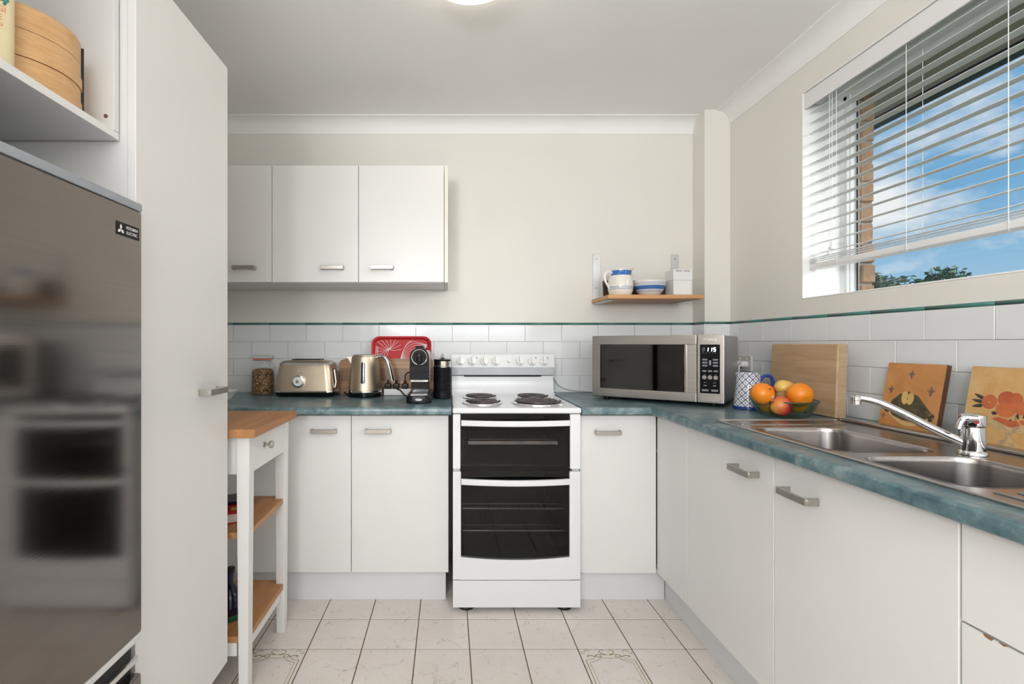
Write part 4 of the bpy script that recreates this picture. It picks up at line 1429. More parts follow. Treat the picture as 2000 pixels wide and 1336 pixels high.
def plate(x0, x1, z0, z1, y0, y1, rr):
    """thin rounded plate bent round the kettle, built column by column"""
    bm = NB()
    prev = None
    n_ = 12
    for i in range(n_ + 1):
        x = x0 + (x1 - x0) * (0.5 - 0.5 * math.cos(math.pi * i / n_))
        d = max(0.0, rr - min(x - x0, x1 - x))
        h = rr - math.sqrt(max(0.0, rr * rr - d * d))
        col_ = [bm.verts.new(on_kettle(Vector((x, y, z)))) for y, z in ((y0, z0 + h), (y1, z0 + h + 1e-5), (y1, z1 - h - 1e-5), (y0, z1 - h))]
        if prev:
            for q in range(3):
                bm.faces.new((prev[q], prev[q + 1], col_[q + 1], col_[q]))
        prev = col_
    return bm
gw = obj('gauge_frame', plate(ka - 0.0125, ka + 0.0125, 0.066, 0.178, -0.002, 0.0012, 0.0124), M['chrome'], kb)
obj('gauge_window', plate(ka - 0.0106, ka + 0.0106, 0.068, 0.176, 0.0004, 0.0026, 0.0105), M['gloss_black'], gw)
for q in range(6):
    z = 0.088 + q * 0.0125
    obj('gauge_mark', plate(ka - 0.005, ka + 0.005, z, z + 0.002, 0.0020, 0.0032, 0.0009), M['grey_pl'], gw)

# red tray against the tiles, acacia board in front of it
ty = YB - 0.0085
def lean(y0, ang):      # stand a flat outline (x, z) on the worktop, leaning back about its foot
    return Matrix.Translation((0, y0, CT + 0.001)) @ Matrix.Rotation(R(-ang), 4, 'X')
Ml = lean(2.716, 7)
tr_ = thing('serving_tray', 'red serving tray with white leaf lines against the tiles', 'tray', (-0.256, 2.72, CT + 0.001))
ol = rrect(-0.418, -0.094, 0.0, 0.307, 0.042, 8)
ol2 = rrect(-0.408, -0.104, 0.010, 0.297, 0.036, 8)
ol3 = rrect(-0.402, -0.110, 0.016, 0.291, 0.032, 8)
bm = loft(NB(), [[(x, 0.010, z) for x, z in ol3], [(x, 0.003, z) for x, z in ol2], [(x, -0.008, z) for x, z in ol], [(x, -0.0055, z) for x, z in ol2], [(x, 0.006, z) for x, z in ol3]], True, True)
pl = obj('tray_body', tx(bm, Ml), M['red'], tr_)
bm = NB()
def ln(pts, w=0.0008):
    P = spline([(x, z, 0) for x, z in pts], 5)
    b = NB()
    ribbon(b, [(p.x, p.y) for p in P], w, 0)
    for v in b.verts:
        v.co = Vector((v.co.x, 0.0052, v.co.y))
    join(bm, b)
cx, cz = -0.325, 0.236          # veins gathering at a leaf base
for q in range(13):
    a = R(-62 + q * 20.5)
    s = 0.075 if -20 < -62 + q * 20.5 < 120 else 0.07
    ex, ez = cx + math.cos(a + 1.1) * s, cz + math.sin(a + 1.1) * s
    ex = max(min(ex, -0.255), -0.400)
    ez = min(max(ez, 0.150), 0.289)
    ln([(cx, cz), ((cx + ex) / 2 + 0.008 * math.sin(a * 2), (cz + ez) / 2 - 0.006), (ex, ez)])
tipa, tipb = Vector((-0.262, 0.186)), Vector((-0.118, 0.262))
dirv = tipb - tipa
nrm = Vector((-dirv.y, dirv.x)).normalized()
for q in range(-4, 5):
    b_ = q * 0.013
    ln([tipa, tipa + dirv * 0.3 + nrm * b_ * 0.8, tipa + dirv * 0.62 + nrm * b_, tipb])
ln([(-0.26, 0.186), (-0.25, 0.215), (-0.24, 0.245), (-0.225, 0.270), (-0.200, 0.286)])
ln([(-0.395, 0.15), (-0.396, 0.20), (-0.394, 0.25)], 0.0015)
ln([(-0.386, 0.15), (-0.387, 0.20), (-0.385, 0.25)], 0.0015)
for v in bm.verts:
    v.co.x = max(min(v.co.x, -0.112), -0.400)
    v.co.z = min(v.co.z, 0.289)
obj('leaf_lines', tx(bm, Ml), M['white'], pl, smooth=False)
bd = [(-0.585, 0.0), (-0.083, 0.0), (-0.083, 0.170), (-0.090, 0.186), (-0.548, 0.186), (-0.578, 0.176), (-0.585, 0.160)]
tag(obj('chopping_board', tx(PR(bd, 'y', -0.0, 0.018), lean(2.684, 5)), M['acacia'], ang=20), 'striped dark wooden chopping board behind the kettle', 'chopping board')

# power board with plugs
pb = thing('power_board', 'white power board with black plugs beside the kettle', 'power board', (-0.27, 2.60, CT))
obj('casing', BX(-0.332, -0.145, 2.585, 2.645, CT + 0.001, CT + 0.034, 0.004, 2), M['white_pl'], pb)
for x in (-0.313, -0.270, -0.225):
    obj('plug', join(BX(x - 0.016, x + 0.016, 2.595, 2.63, CT + 0.0345, CT + 0.062, 0.006, 2), LA([(0.007, 0.058), (0.006, 0.078), (0, 0.079)], (x, 2.612, CT), 10)), M['dark'], pb)
def cable(label, pts, r, mat, name='power_cable'):
    return tag(obj(name, TU(spline(pts, 7), r, 7), mat), label, 'cable')
cable('black cable arching from the power board to the coffee machine', [(-0.225, 2.612, CT + 0.080), (-0.222, 2.607, CT + 0.105), (-0.205, 2.60, CT + 0.118), (-0.182, 2.595, CT + 0.112), (-0.172, 2.59, CT + 0.09)], 0.0033, M['dark'])
cable('black cable drooping over the front of the power board', [(-0.262, 2.57, CT + 0.035), (-0.245, 2.555, CT + 0.030), (-0.225, 2.53, CT + 0.012), (-0.205, 2.50, CT + 0.0045), (-0.183, 2.49, CT + 0.0045)], 0.0033, M['dark'])
cable('black cable lying between toaster and kettle', [(-0.548, 2.65, CT + 0.012), (-0.535, 2.62, CT + 0.008), (-0.52, 2.60, CT + 0.0045), (-0.512, 2.615, CT + 0.0045), (-0.49, 2.652, CT + 0.0045), (-0.40, 2.665, CT + 0.0045)], 0.0033, M['dark'])

# pod coffee machine
n = thing('coffee_machine', 'slim black pod coffee machine with chrome ring', 'coffee machine', (-0.133, 2.42, CT))
cx = -0.133
ol = [(cx - 0.044, CT + 0.092), (cx + 0.044, CT + 0.092)] + [(cx + 0.044 * math.cos(R(a)), CT + 0.205 + 0.044 * math.sin(R(a))) for a in range(0, 181, 12)]
hd = obj('housing', PR(ol, 'y', 2.295, 2.585), M['gloss_black'], n, ang=25)
for q in range(10):
    z = CT + 0.105 + q * 0.0062
    obj('rib', BX(cx - 0.041, cx + 0.041, 2.2925, 2.2945, z, z + 0.0032), M['matt_black'], hd, smooth=False)
obj('ring', TU([(cx + 0.0345 * math.cos(a), 2.2935, CT + 0.205 + 0.0345 * math.sin(a)) for a in [2 * math.pi * q / 36 for q in range(36)]], 0.0018, 8, closed=True), M['chrome'], hd)
obj('lever', BX(cx - 0.012, cx + 0.012, 2.281, 2.2945, CT + 0.172, CT + 0.222, 0.007, 3), M['gloss_black'], hd)
obj('top_grip', BX(cx - 0.020, cx + 0.020, 2.31, 2.42, CT + 0.240, CT + 0.256, 0.007, 3), M['dark'], hd)
obj('name_strip', BX(cx - 0.040, cx + 0.040, 2.291, 2.2948, CT + 0.0925, CT + 0.1015, 0.001, 1), M['chrome'], hd)
obj('lettering', text_bm('NESPRESSO', 0.0085, frame((cx, 2.2908, CT + 0.097), (1, 0, 0), (0, 0, 1)), 0.0002, xs=1.15), M['greyplastic'], hd, smooth=False)
obj('back_column', BX(cx - 0.043, cx + 0.043, 2.375, 2.585, CT + 0.036, CT + 0.0915, 0.003, 2), M['gloss_black'], n)
bs = loft(NB(), [[(cx + x, 2.41 + y, CT + z) for x, y in rrect(-a, a, -b, b, 0.035, 6)] for a, b, z in ((0.056, 0.172, 0.001), (0.0585, 0.175, 0.006), (0.0575, 0.174, 0.030), (0.053, 0.170, 0.0355))], True, True)
bs = obj('foot_base', bs, M['dark'], n)
obj('drip_grid', BX(cx - 0.038, cx + 0.038, 2.262, 2.37, CT + 0.036, CT + 0.0395, 0.001, 1), M['chrome'], bs)
obj('badge', tx(LA([(0, 0), (0.016, 0), (0.0155, 0.0012), (0, 0.0015)], (0, 0, 0), 24), frame((cx, 2.2352, CT + 0.0175), (1, 0, 0), (0, 0, 1)) @ Matrix.Diagonal((1, 0.33, 1, 1))), M['grey_pl'], bs)
# milk frother
fc = ((864 - 876) * 2.455 / FPX, 2.455, CT)
f = thing('milk_frother', 'black ribbed milk frother with steel collar', 'milk frother', fc)
pr = [(0, 0.001), (0.042, 0.001), (0.0435, 0.006), (0.0435, 0.032)]
for q in range(14):
    z = 0.034 + q * 0.0083
    pr += [(0.0425, z), (0.0445, z + 0.0025), (0.0445, z + 0.0055), (0.0425, z + 0.008)]
pr += [(0.042, 0.152), (0, 0.152)]
obj('body', LA(pr, fc, 36), M['matt_black'], f)
obj('collar', LA([(0, 0.1525), (0.0435, 0.1525), (0.0435, 0.158), (0.041, 0.160), (0.041, 0.182), (0, 0.182)], fc, 36), M['chrome'], f)
ld = obj('lid', LA([(0, 0.1825), (0.0425, 0.1825), (0.0435, 0.186), (0.040, 0.191), (0.018, 0.193), (0.010, 0.198), (0, 0.199)], fc, 36), M['gloss_black'], f)
bm = NB()
tube(bm, [(fc[0] + 0.0055 * math.cos(a), fc[1], fc[2] + 0.205 + 0.0065 * math.sin(a)) for a in [2 * math.pi * q / 16 for q in range(16)]], 0.0012, 6, closed=True)
tube(bm, [(fc[0], fc[1], fc[2] + 0.211), (fc[0], fc[1], fc[2] + 0.219)], 0.0012, 6)
obj('lid_ring', bm, M['dark'], ld)
cable('black cable between coffee machine and milk frother', [(-0.070, 2.52, CT + 0.03), (-0.062, 2.513, CT + 0.032), (-0.052, 2.51, CT + 0.02), (-0.04, 2.52, CT + 0.006)], 0.003, M['dark'])
# small white dish at the pantry end
dc = (-1.075, 2.42, CT + 0.0005)
dd = thing('white_dish', 'small white dish half hidden by the pantry handle', 'dish', dc)
obj('dish_body', LA([(0, 0.0), (0.03, 0.0), (0.034, 0.004), (0.055, 0.030), (0.066, 0.040), (0.063, 0.041), (0.050, 0.030), (0.03, 0.008), (0, 0.006)], dc, 32), M['china'], dd)
obj('foot_ring', LA([(0.024, -0.0004), (0.03, -0.0004), (0.03, 0.002), (0.024, 0.002)], dc, 24), M['china'], dd)

# cable beside the cooker
cable('grey cable running down the tiles right of the cooker', [(0.556, 2.745, CT + 0.105), (0.575, 2.748, CT + 0.075), (0.605, 2.75, CT + 0.035), (0.66, 2.75, CT + 0.014), (0.74, 2.748, CT + 0.006), (0.82, 2.735, CT + 0.0045)], 0.0028, M['cable'])

# ------------------------------------------------------------------ microwave (local axes: x along the front, y back)
mw = thing('microwave', 'stainless steel microwave set diagonally across the corner', 'microwave', (0.694, 2.434, CT), math.atan2(-0.348, 0.447))
def ml(name, bm, mat, p=mw, **k):
    return obj(name, bm, mat, p, local=True, **k)
W_, D_, H0, H1 = 0.566, 0.385, 0.016, 0.304
ml('casing', BX(0.004, W_ - 0.004, 0.03, D_, H0, H1 - 0.003, 0.003, 2), M['steel'])
WX0, WX1 = 0.038, 0.415
dr_ = NB()
DX1 = 0.461
box(dr_, 0, DX1, 0, 0.029, H1 - 0.042, H1, 0.003, 2)
box(dr_, 0, DX1, 0, 0.029, H0, H0 + 0.040, 0.003, 2)
box(dr_, 0, WX0, 0.0006, 0.029, H0 + 0.04, H1 - 0.042)
box(dr_, WX1, DX1, 0.0006, 0.029, H0 + 0.04, H1 - 0.042)
door_ = ml('door', dr_, M['steel'])
ml('door_liner', BX(WX0, WX1, 0.020, 0.0285, H0 + 0.04, H1 - 0.042), M['cavity'], door_, smooth=False)
ml('window_glass', BX(WX0, WX1, 0.003, 0.007, H0 + 0.0402, H1 - 0.0422), M['mwglass'], door_, smooth=False)
ml('window_mask', TU([(x, 0.0155, z) for x, z in rrect(WX0 + 0.03, WX1 - 0.012, H0 + 0.046, H1 - 0.05, 0.018, 5)], 0.002, 6, closed=True), M['greyplastic'], door_)
ml('pull_edge', BX(WX1 - 0.002, WX1 + 0.007, -0.004, 0.004, H0 + 0.040, H1 - 0.042, 0.0015, 1), M['chrome'], door_)
fc_ = ml('fascia', BX(DX1 + 0.002, W_, 0, 0.0295, H0, H1, 0.003, 2), M['steel'])
PX0, PX1 = 0.4745, 0.5505
pn = ml('keypad', BX(PX0, PX1, -0.0008, 0.002, H0 + 0.041, H1 - 0.041), M['gloss_black'], fc_, smooth=False)
def onmw(x, z):
    return frame((x, -0.001, z), (1, 0, 0), (0, 0, 1))
mid = (PX0 + PX1) / 2
# seven-segment digits
SEG = {'1': 'bc', '5': 'afgcd', '8': 'abcdefg'}
def digit(ch, x, z, w, h, mat, name):
    b = NB()
    t_ = 0.0016
    R_ = dict(a=(-w, w, h - t_, h + t_), g=(-w, w, -t_, t_), d=(-w, w, -h - t_, -h + t_), b=(w - t_, w + t_, 0, h), c=(w - t_, w + t_, -h, 0), f=(-w - t_, -w + t_, 0, h), e=(-w - t_, -w + t_, -h, 0))
    for s in SEG[ch]:
        x0, x1, z0, z1 = R_[s]
        box(b, x0, x1, z0, z1, 0, 0.0005)
    b.transform(onmw(x, z) @ Matrix(((1, 0.12, 0, 0), (0, 1, 0, 0), (0, 0, 1, 0), (0, 0, 0, 1))))
    return ml(name, b, mat, pn, smooth=False)
zt = H1 - 0.062
digit('8', PX0 + 0.014, zt, 0.0035, 0.0075, M['ghost'], 'unlit_digit')
digit('1', PX0 + 0.028, zt, 0.0035, 0.0075, M['display'], 'lit_digit')
digit('1', PX0 + 0.042, zt, 0.0035, 0.0075, M['display'], 'lit_digit')
digit('5', PX0 + 0.056, zt, 0.0035, 0.0075, M['display'], 'lit_digit')
def key(x, z, w, h, mat='button', nm='key'):
    ml(nm, tx(prism(NB(), rrect(-w, w, -h, h, min(w, h) * 0.7, 3), 'z', 0, 0.0007), onmw(x, z)), M[mat], pn, smooth=False)
for q in range(5):
    key(PX0 + 0.013 + q * 0.0118, zt - 0.0145, 0.0028, 0.0008)
for q in range(3):
    key(mid - 0.019, zt - 0.043 - q * 0.0125, 0.010, 0.0035)
    key(mid + 0.021, zt - 0.043 - q * 0.0125, 0.010, 0.0035)
key(mid + 0.001, zt - 0.056, 0.0042, 0.011)
for q in range(3):
    key(mid - 0.021 + q * 0.0215, zt - 0.091, 0.008, 0.0035)
    key(mid - 0.021 + q * 0.0215, zt - 0.118, 0.0082, 0.0078, 'button_r')
    key(mid - 0.021 + q * 0.0215, zt - 0.107, 0.004, 0.0008)
for sx in (-0.018, 0.018):
    key(mid + sx, zt - 0.1395, 0.006, 0.0010)
    key(mid + sx, zt - 0.152, 0.0065, 0.0022)
    key(mid + sx, zt - 0.172, 0.013, 0.0042)
ml('lettering', text_bm('smeg', 0.0185, frame((mid + 0.008, -0.0004, H1 - 0.019), (1, 0, 0), (0, 0, 1)), 0.0004, xs=1.0), M['white'], fc_, smooth=False)
bm = NB()
for q in range(3):
    box(bm, -0.0295 + q * 0.0028, -0.0225 + q * 0.0028, -0.003 + q * 0.0025, -0.0016 + q * 0.0025, 0, 0.0006)
ml('logo_bars', tx(bm, frame((mid + 0.004, -0.0004, H1 - 0.0185), (1, 0, 0), (0, 0, 1))), M['white'], fc_, smooth=False)
ml('open_button', BX(PX0, PX1 + 0.002, -0.0025, 0.002, H0 + 0.005, H0 + 0.033, 0.0015, 1), M['steel'], fc_)
for x in (0.05, W_ - 0.05):
    for y in (0.06, D_ - 0.05):
        ml('foot', LA([(0, 0), (0.016, 0), (0.018, 0.004), (0.018, 0.0158), (0, 0.0158)], (x, y, 0.0003), 14), M['dark'])

# ------------------------------------------------------------------ wall shelf
ws = thing('wall_shelf', 'orange wooden shelf on two galvanised brackets', 'shelf', (1.02, 2.62, 1.34))
obj('board', BX(0.784, 1.257, 2.478, YB - 0.004, 1.340, 1.361, 0.003, 2), M['shelfwood'], ws)
for x0, x1 in ((0.792, 0.832), (1.223, 1.263)):
    br = obj('bracket', join(BX(x0, x1, YB - 0.0035, YB - 0.0005, 1.335, 1.609, 0.0008, 1), BX(x0, x1, 2.53, YB - 0.0005, 1.3362, 1.3395, 0.0008, 1)), M['galv'], ws)
    for z in (1.585, 1.425):
        obj('screw', LA([(0, -0.0025), (0.0035, -0.002), (0.0045, 0), (0, 0)], ((x0 + x1) / 2, YB - 0.0035, z), 12, 'y'), M['screw'], br)
tag(obj('wooden_board', tx(BX(0.838, 1.20, 0.0, 0.016, 0.0, 0.100, 0.002, 1), Matrix.Translation((0, 2.722, 1.3615)) @ Matrix.Rotation(R(-6), 4, 'X')), M['walnut']), 'dark walnut board propped behind the striped jug', 'board')
SZ = 1.3615
# jug
jc = (0.883, 2.59, SZ)
ju = thing('striped_jug', 'white jug with blue rim band and stripes', 'jug', jc)
mj = m_bands('jug_glaze', (0.80, 0.765, 0.70), (0.045, 0.16, 0.47), [(0.106, 0.131), (0.0455, 0.0475), (0.040, 0.042), (0.0335, 0.0355)])
mjb = obj('jug_body', LA([(0, 0), (0.048, 0), (0.053, 0.006), (0.061, 0.03), (0.0635, 0.05), (0.061, 0.075), (0.053, 0.098), (0.047, 0.112), (0.045, 0.128), (0.0475, 0.139), (0.0455, 0.139), (0.043, 0.128), (0.044, 0.11), (0.056, 0.07), (0.055, 0.02), (0, 0.006)], jc, 40), mj, ju)
for v in mjb.data.vertices:           # pinch the rim out into a pouring lip on the right
    if v.co.z > 0.10 and v.co.x > 0.0:
        w = (v.co.z - 0.10) / 0.04 * max(0.0, v.co.x / 0.047) ** 3
        v.co.x += 0.020 * w
        v.co.z += 0.005 * w
P = spline([(jc[0] - 0.043, jc[1] - 0.004, SZ + 0.120), (jc[0] - 0.066, jc[1] - 0.01, SZ + 0.125), (jc[0] - 0.084, jc[1] - 0.012, SZ + 0.108), (jc[0] - 0.082, jc[1] - 0.012, SZ + 0.080), (jc[0] - 0.068, jc[1] - 0.01, SZ + 0.055), (jc[0] - 0.057, jc[1] - 0.008, SZ + 0.036)], 6)
obj('handle', TU(P, 0.0062, 10), M['china'], ju)
# bowl
bc = (1.037, 2.60, SZ)
mb = m_bands('bowl_glaze', (0.80, 0.785, 0.75), (0.05, 0.17, 0.48), [(0.034, 0.053), (0.0575, 0.0590), (0.0625, 0.064), (0.0675, 0.069), (0.029, 0.0305), (0.0245, 0.026), (0.020, 0.0215)])
bw = thing('striped_bowl', 'white mixing bowl with blue bands', 'bowl', bc)
obj('bowl_body', LA([(0, 0.003), (0.040, 0.003), (0.048, 0.008), (0.064, 0.026), (0.075, 0.050), (0.0815, 0.076), (0.082, 0.079), (0.0785, 0.079), (0.071, 0.050), (0.058, 0.026), (0.035, 0.010), (0, 0.008)], bc, 44), mb, bw)
obj('foot_ring', LA([(0.032, 0), (0.041, 0), (0.041, 0.0029), (0.032, 0.0029)], bc, 36), M['china'], bw)
# carton
cb = thing('white_carton', 'white square carton with grey print on its rim', 'carton', (1.171, 2.57, SZ))
obj('lower_box', BX(1.125, 1.217, 2.522, 2.615, SZ, SZ + 0.0755, 0.001, 1), M['white_pl'], cb)
lb = obj('lid', BX(1.1235, 1.2185, 2.5205, 2.6165, SZ + 0.0758, SZ + 0.130, 0.001, 1), M['white_pl'], cb)
bm = NB()
rnd = random.Random(4)
x = 1.135
while x < 1.205:
    w = rnd.uniform(0.0012, 0.0028)
    if not 1.166 < x < 1.174:
        box(bm, x, x + w, 2.5200, 2.5206, SZ + 0.119 - rnd.uniform(0, 0.0015), SZ + 0.1235 + rnd.uniform(0, 0.0025))
    x += w + rnd.uniform(0.0006, 0.0012)
obj('rim_print', bm, M['grey_ink'], lb, smooth=False)

# ------------------------------------------------------------------ corner of the sink worktop
# power outlet on the window wall
po = thing('power_outlet', 'white double power outlet on the tiles behind the patterned mug', 'power outlet', (XR - 0.006, 2.49, 1.02))
obj('face_plate', BX(XR - 0.017, XR - 0.0063, 2.432, 2.552, 0.985, 1.06, 0.002, 2), M['grey_pl'], po)
for y in (2.465, 2.52):
    obj('switch', BX(XR - 0.0205, XR - 0.017, y - 0.006, y + 0.006, 1.040, 1.052, 0.0015, 1), M['white_pl'], po)
    pg = obj('plug', LA([(0, -0.0), (0.015, 0.0), (0.017, -0.006), (0.016, -0.022), (0.010, -0.030), (0, -0.031)], (XR - 0.017, y, 1.018), 20, 'x'), M['white_pl'], po)
    obj('cord', TU(spline([(XR - 0.040, y, 1.016), (XR - 0.055, y - 0.006, 1.010), (XR - 0.062, y - 0.012, 0.985), (XR - 0.058, y - 0.015, 0.93), (XR - 0.05, y - 0.01, CT + 0.006)], 6), 0.0034, 7), M['white_pl'], pg)

# patterned mug
mc = (1.228, 2.068, CT)
mg = thing('patterned_mug', 'tall white mug with blue lattice pattern and blue handle', 'mug', mc)
obj('mug_body', LA([(0, 0.006), (0.0535, 0.006), (0.0535, 0.013), (0.050, 0.05), (0.0455, 0.09), (0.044, 0.115), (0.0455, 0.135), (0.049, 0.1455), (0.0465, 0.146), (0.042, 0.13), (0.041, 0.10), (0.046, 0.03), (0, 0.012)], mc, 44), M['lattice'], mg)
obj('base_band', LA([(0, 0.0), (0.052, 0.0), (0.0545, 0.002), (0.0542, 0.0125), (0.050, 0.0058), (0, 0.0058)], mc, 44), M['blue'], mg)
P = spline([(mc[0] + 0.041, mc[1] - 0.012, CT + 0.118), (mc[0] + 0.060, mc[1] - 0.014, CT + 0.135), (mc[0] + 0.083, mc[1] - 0.016, CT + 0.132), (mc[0] + 0.093, mc[1] - 0.016, CT + 0.105), (mc[0] + 0.084, mc[1] - 0.014, CT + 0.07), (mc[0] + 0.050, mc[1] - 0.012, CT + 0.045)], 6)
obj('handle', TU(P, 0.0065, 10), M['blue'], mg)

# fruit bowl and fruit
fb = (1.238, 1.862, CT)
gb = thing('glass_bowl', 'shallow green-tinted glass bowl holding fruit', 'bowl', fb)
obj('bowl_body', LA([(0, 0.001), (0.066, 0.001), (0.078, 0.005), (0.096, 0.030), (0.107, 0.055), (0.110, 0.057), (0.110, 0.060), (0.105, 0.059), (0.092, 0.032), (0.074, 0.009), (0.062, 0.006), (0, 0.006)], fb, 48), M['bowlglass'], gb)
obj('rim_edge', TU([(fb[0] + 0.1085 * math.cos(a), fb[1] + 0.1085 * math.sin(a), CT + 0.0595) for a in [2 * math.pi * q / 48 for q in range(48)]], 0.0018, 6, closed=True), plain('green_glass_edge', (0.035, 0.085, 0.06), 0.1), gb)


def fruit(name, label, cat, pos, r, mat, sq=(1, 1, 1), rot=(0, 0, 0), stem=None):
    p = Vector(pos)
    t = thing(name, label, cat, p - Vector((0, 0, r * sq[2])), 0, 'fruit in the glass bowl')
    bm = NB()
    bmesh.ops.create_uvsphere(bm, u_segments=28, v_segments=18, radius=r)
    for v in bm.verts:
        c = v.co / r
        if abs(c.z) > 0.86:                      # dimple at the poles
            v.co.z -= math.copysign(r * 0.10 * ((abs(c.z) - 0.86) / 0.14) ** 2, c.z)
    Mx = Matrix.Translation((0, 0, r * sq[2])) @ Matrix.Rotation(rot[2], 4, 'Z') @ Matrix.Rotation(rot[1], 4, 'Y') @ Matrix.Rotation(rot[0], 4, 'X') @ Matrix.Diagonal((*sq, 1))
    bm.transform(Mx)
    b = obj('flesh', bm, mat, t, local=True)
    if stem:
        c = LA([(0, 0.0), (0.0035, 0.0), (0.003, 0.003), (0, 0.0035)], (0, 0, r * 0.89), 10)
        c.transform(Mx)
        obj('stem_end', c, stem, t, local=True)
    return t


OP = at(1489, 769, 1.832)
f1 = fruit('orange', 'large orange with a small blue sticker at the left', 'orange', OP, 0.0395, M['orange'], (1.02, 1, 0.95), (0.9, 0.5, 0), M['p_green'])
sd = Vector((0.02, -0.034, -0.011)).normalized()
for nm, rr, off, sq, mt, par in (('sticker', 0.0062, 0.0005, (1.1, 0.85), M['white'], f1), ('sticker_print', 0.0042, 0.0012, (1.0, 0.7), M['blue'], None)):
    b = LA([(0, 0.0006), (rr, 0.0003), (rr, -0.003), (0, -0.003)], (0, 0, 0), 18)
    b.transform(Matrix.Translation(OP + sd * (0.0392 + off)) @ sd.to_track_quat('Z', 'Y').to_matrix().to_4x4() @ Matrix.Diagonal((sq[0], sq[1], 1, 1)))
    st = obj(nm, b, mt, par or st)
fruit('orange', 'bright orange resting on the right rim of the bowl', 'orange', at(1562, 771, 1.81), 0.0425, M['orange'], (1.02, 1, 0.96), (-0.9, 0.6, 0.4), M['p_green'])
fruit('orange', 'orange low in the bowl at the left behind glass', 'orange', (1.178, 1.86, CT + 0.040), 0.030, M['orange'], (1, 1, 0.98))
fruit('orange', 'orange low in the bowl at the right behind glass', 'orange', (1.290, 1.86, CT + 0.041), 0.031, M['orange'], (1, 1, 0.98))
fruit('mango', 'red and yellow mango at the front of the bowl', 'mango', at(1526, 793, 1.802), 0.037, M['mango'], (1.06, 0.9, 0.98), (0.2, 0.3, 0.5), M['p_green'])
fruit('mango', 'yellow mango with a red flush on top of the pile', 'mango', at(1533, 758, 1.892), 0.034, M['mango_y'], (1.12, 0.95, 0.9), (0, 0.25, 0.2), M['p_green'])
fruit('mango', 'red mango peeping out behind the stickered orange', 'mango', at(1496, 765, 1.912), 0.032, M['mango'], (1.05, 0.95, 0.95), (0.1, -0.4, 2.0), M['p_green'])
fruit('kiwi_fruit', 'brown kiwi fruit in the middle of the pile', 'kiwi', at(1529, 774, 1.855), 0.022, M['kiwi'], (1.2, 1, 0.95), (0, 0.3, 0.3), M['p_dark'])

# pale bread board standing on edge by the window wall
bb = thing('bread_board', 'thick pale wooden board standing against the window wall tiles', 'chopping board', (1.385, 1.97, CT))
bm = BX(1.364, 1.402, 1.785, 2.150, CT + 0.001, 1.119, 0.005, 3)
for v in bm.verts:
    v.co.x += (v.co.z - CT) * 0.03 + 0.006
obj('board', bm, M['pale'], bb)
obj('end_grain', tx(BX(1.369, 1.398, 1.7846, 1.786, CT + 0.008, 1.112), Matrix(((1, 0, 0.03, 0.006 - CT * 0.03), (0, 1, 0, 0), (0, 0, 1, 0), (0, 0, 0, 1)))), wood('end_grain', (0.42, 0.29, 0.17), (0.52, 0.38, 0.24), 'x', 60, None, 0.7, 3.0), bb, smooth=False)


# printed plaques leaning on the window wall
def plaque_frame(y_far, x_foot, z0, ang):
    """local x runs towards the viewer along the wall, y up the face, z out of the face"""
    a = R(ang)
    return frame((x_foot, y_far, z0), (0, -1, 0), (math.sin(a), 0, math.cos(a)))


def flat(bm, pts, z=0.0):
    vs = [bm.verts.new((x, y, z)) for x, y in pts]
    bm.faces.new(vs)


def oval(cx, cy, rx, ry, n=22, rot=0.0):
    c, s = math.cos(rot), math.sin(rot)
    return [(cx + rx * math.cos(2 * math.pi * k / n) * c - ry * math.sin(2 * math.pi * k / n) * s, cy + rx * math.cos(2 * math.pi * k / n) * s + ry * math.sin(2 * math.pi * k / n) * c) for k in range(n)]


def leafp(cx, cy, L, w, rot):
    c, s = math.cos(rot), math.sin(rot)
    P = [(0, 0), (L * 0.3, w), (L * 0.65, w * 0.8), (L, 0), (L * 0.65, -w * 0.8), (L * 0.3, -w)]
    return [(cx + x * c - y * s, cy + x * s + y * c) for x, y in P]


def fleur(bm, cx, cy, s, z):
    flat(bm, leafp(cx, cy - s * 0.2, s * 1.2, s * 0.28, math.pi / 2), z)
    for d in (-1, 1):
        flat(bm, leafp(cx, cy - s * 0.1, s * 0.75, s * 0.18, math.pi / 2 + d * 0.85), z)
        flat(bm, oval(cx + d * s * 0.55, cy + s * 0.25, s * 0.14, s * 0.12, 10), z)
        flat(bm, leafp(cx, cy - s * 0.2, s * 0.45, s * 0.1, -math.pi / 2 + d * 0.6), z)
    flat(bm, leafp(cx, cy - s * 0.2, s * 0.6, s * 0.13, -math.pi / 2), z)
    flat(bm, [(cx - s * 0.35, cy - s * 0.22), (cx + s * 0.35, cy - s * 0.22), (cx + s * 0.35, cy - s * 0.12), (cx - s * 0.35, cy - s * 0.12)], z)


def prints(parent, F, layers):
    for i, (name, mat, fn) in enumerate(layers):
        b = NB()
        fn(b, 0.0003 + 0.00022 * i)
        b.transform(F)
        obj(name, b, mat, parent, smooth=False)


def plaque(label, y_far, x_foot, mat, S_=0.19, H_=0.205, ang=10):
    t = thing('printed_plaque', label, 'plaque', (x_foot, y_far - S_ / 2, CT + 0.001), 0, 'fruit plaques by the sink')
    F = plaque_frame(y_far, x_foot, CT + 0.004, ang)
    obj('backing', tx(BX(0, S_, 0, H_, -0.016, -0.0008, 0.001, 1), F), M['plaque_edge'], t)
    fc = obj('printed_face', tx(BX(0.0006, S_ - 0.0006, 0.0006, H_ - 0.0006, -0.0008, 0.0002), F), mat, t, smooth=False)
    return t, fc, F


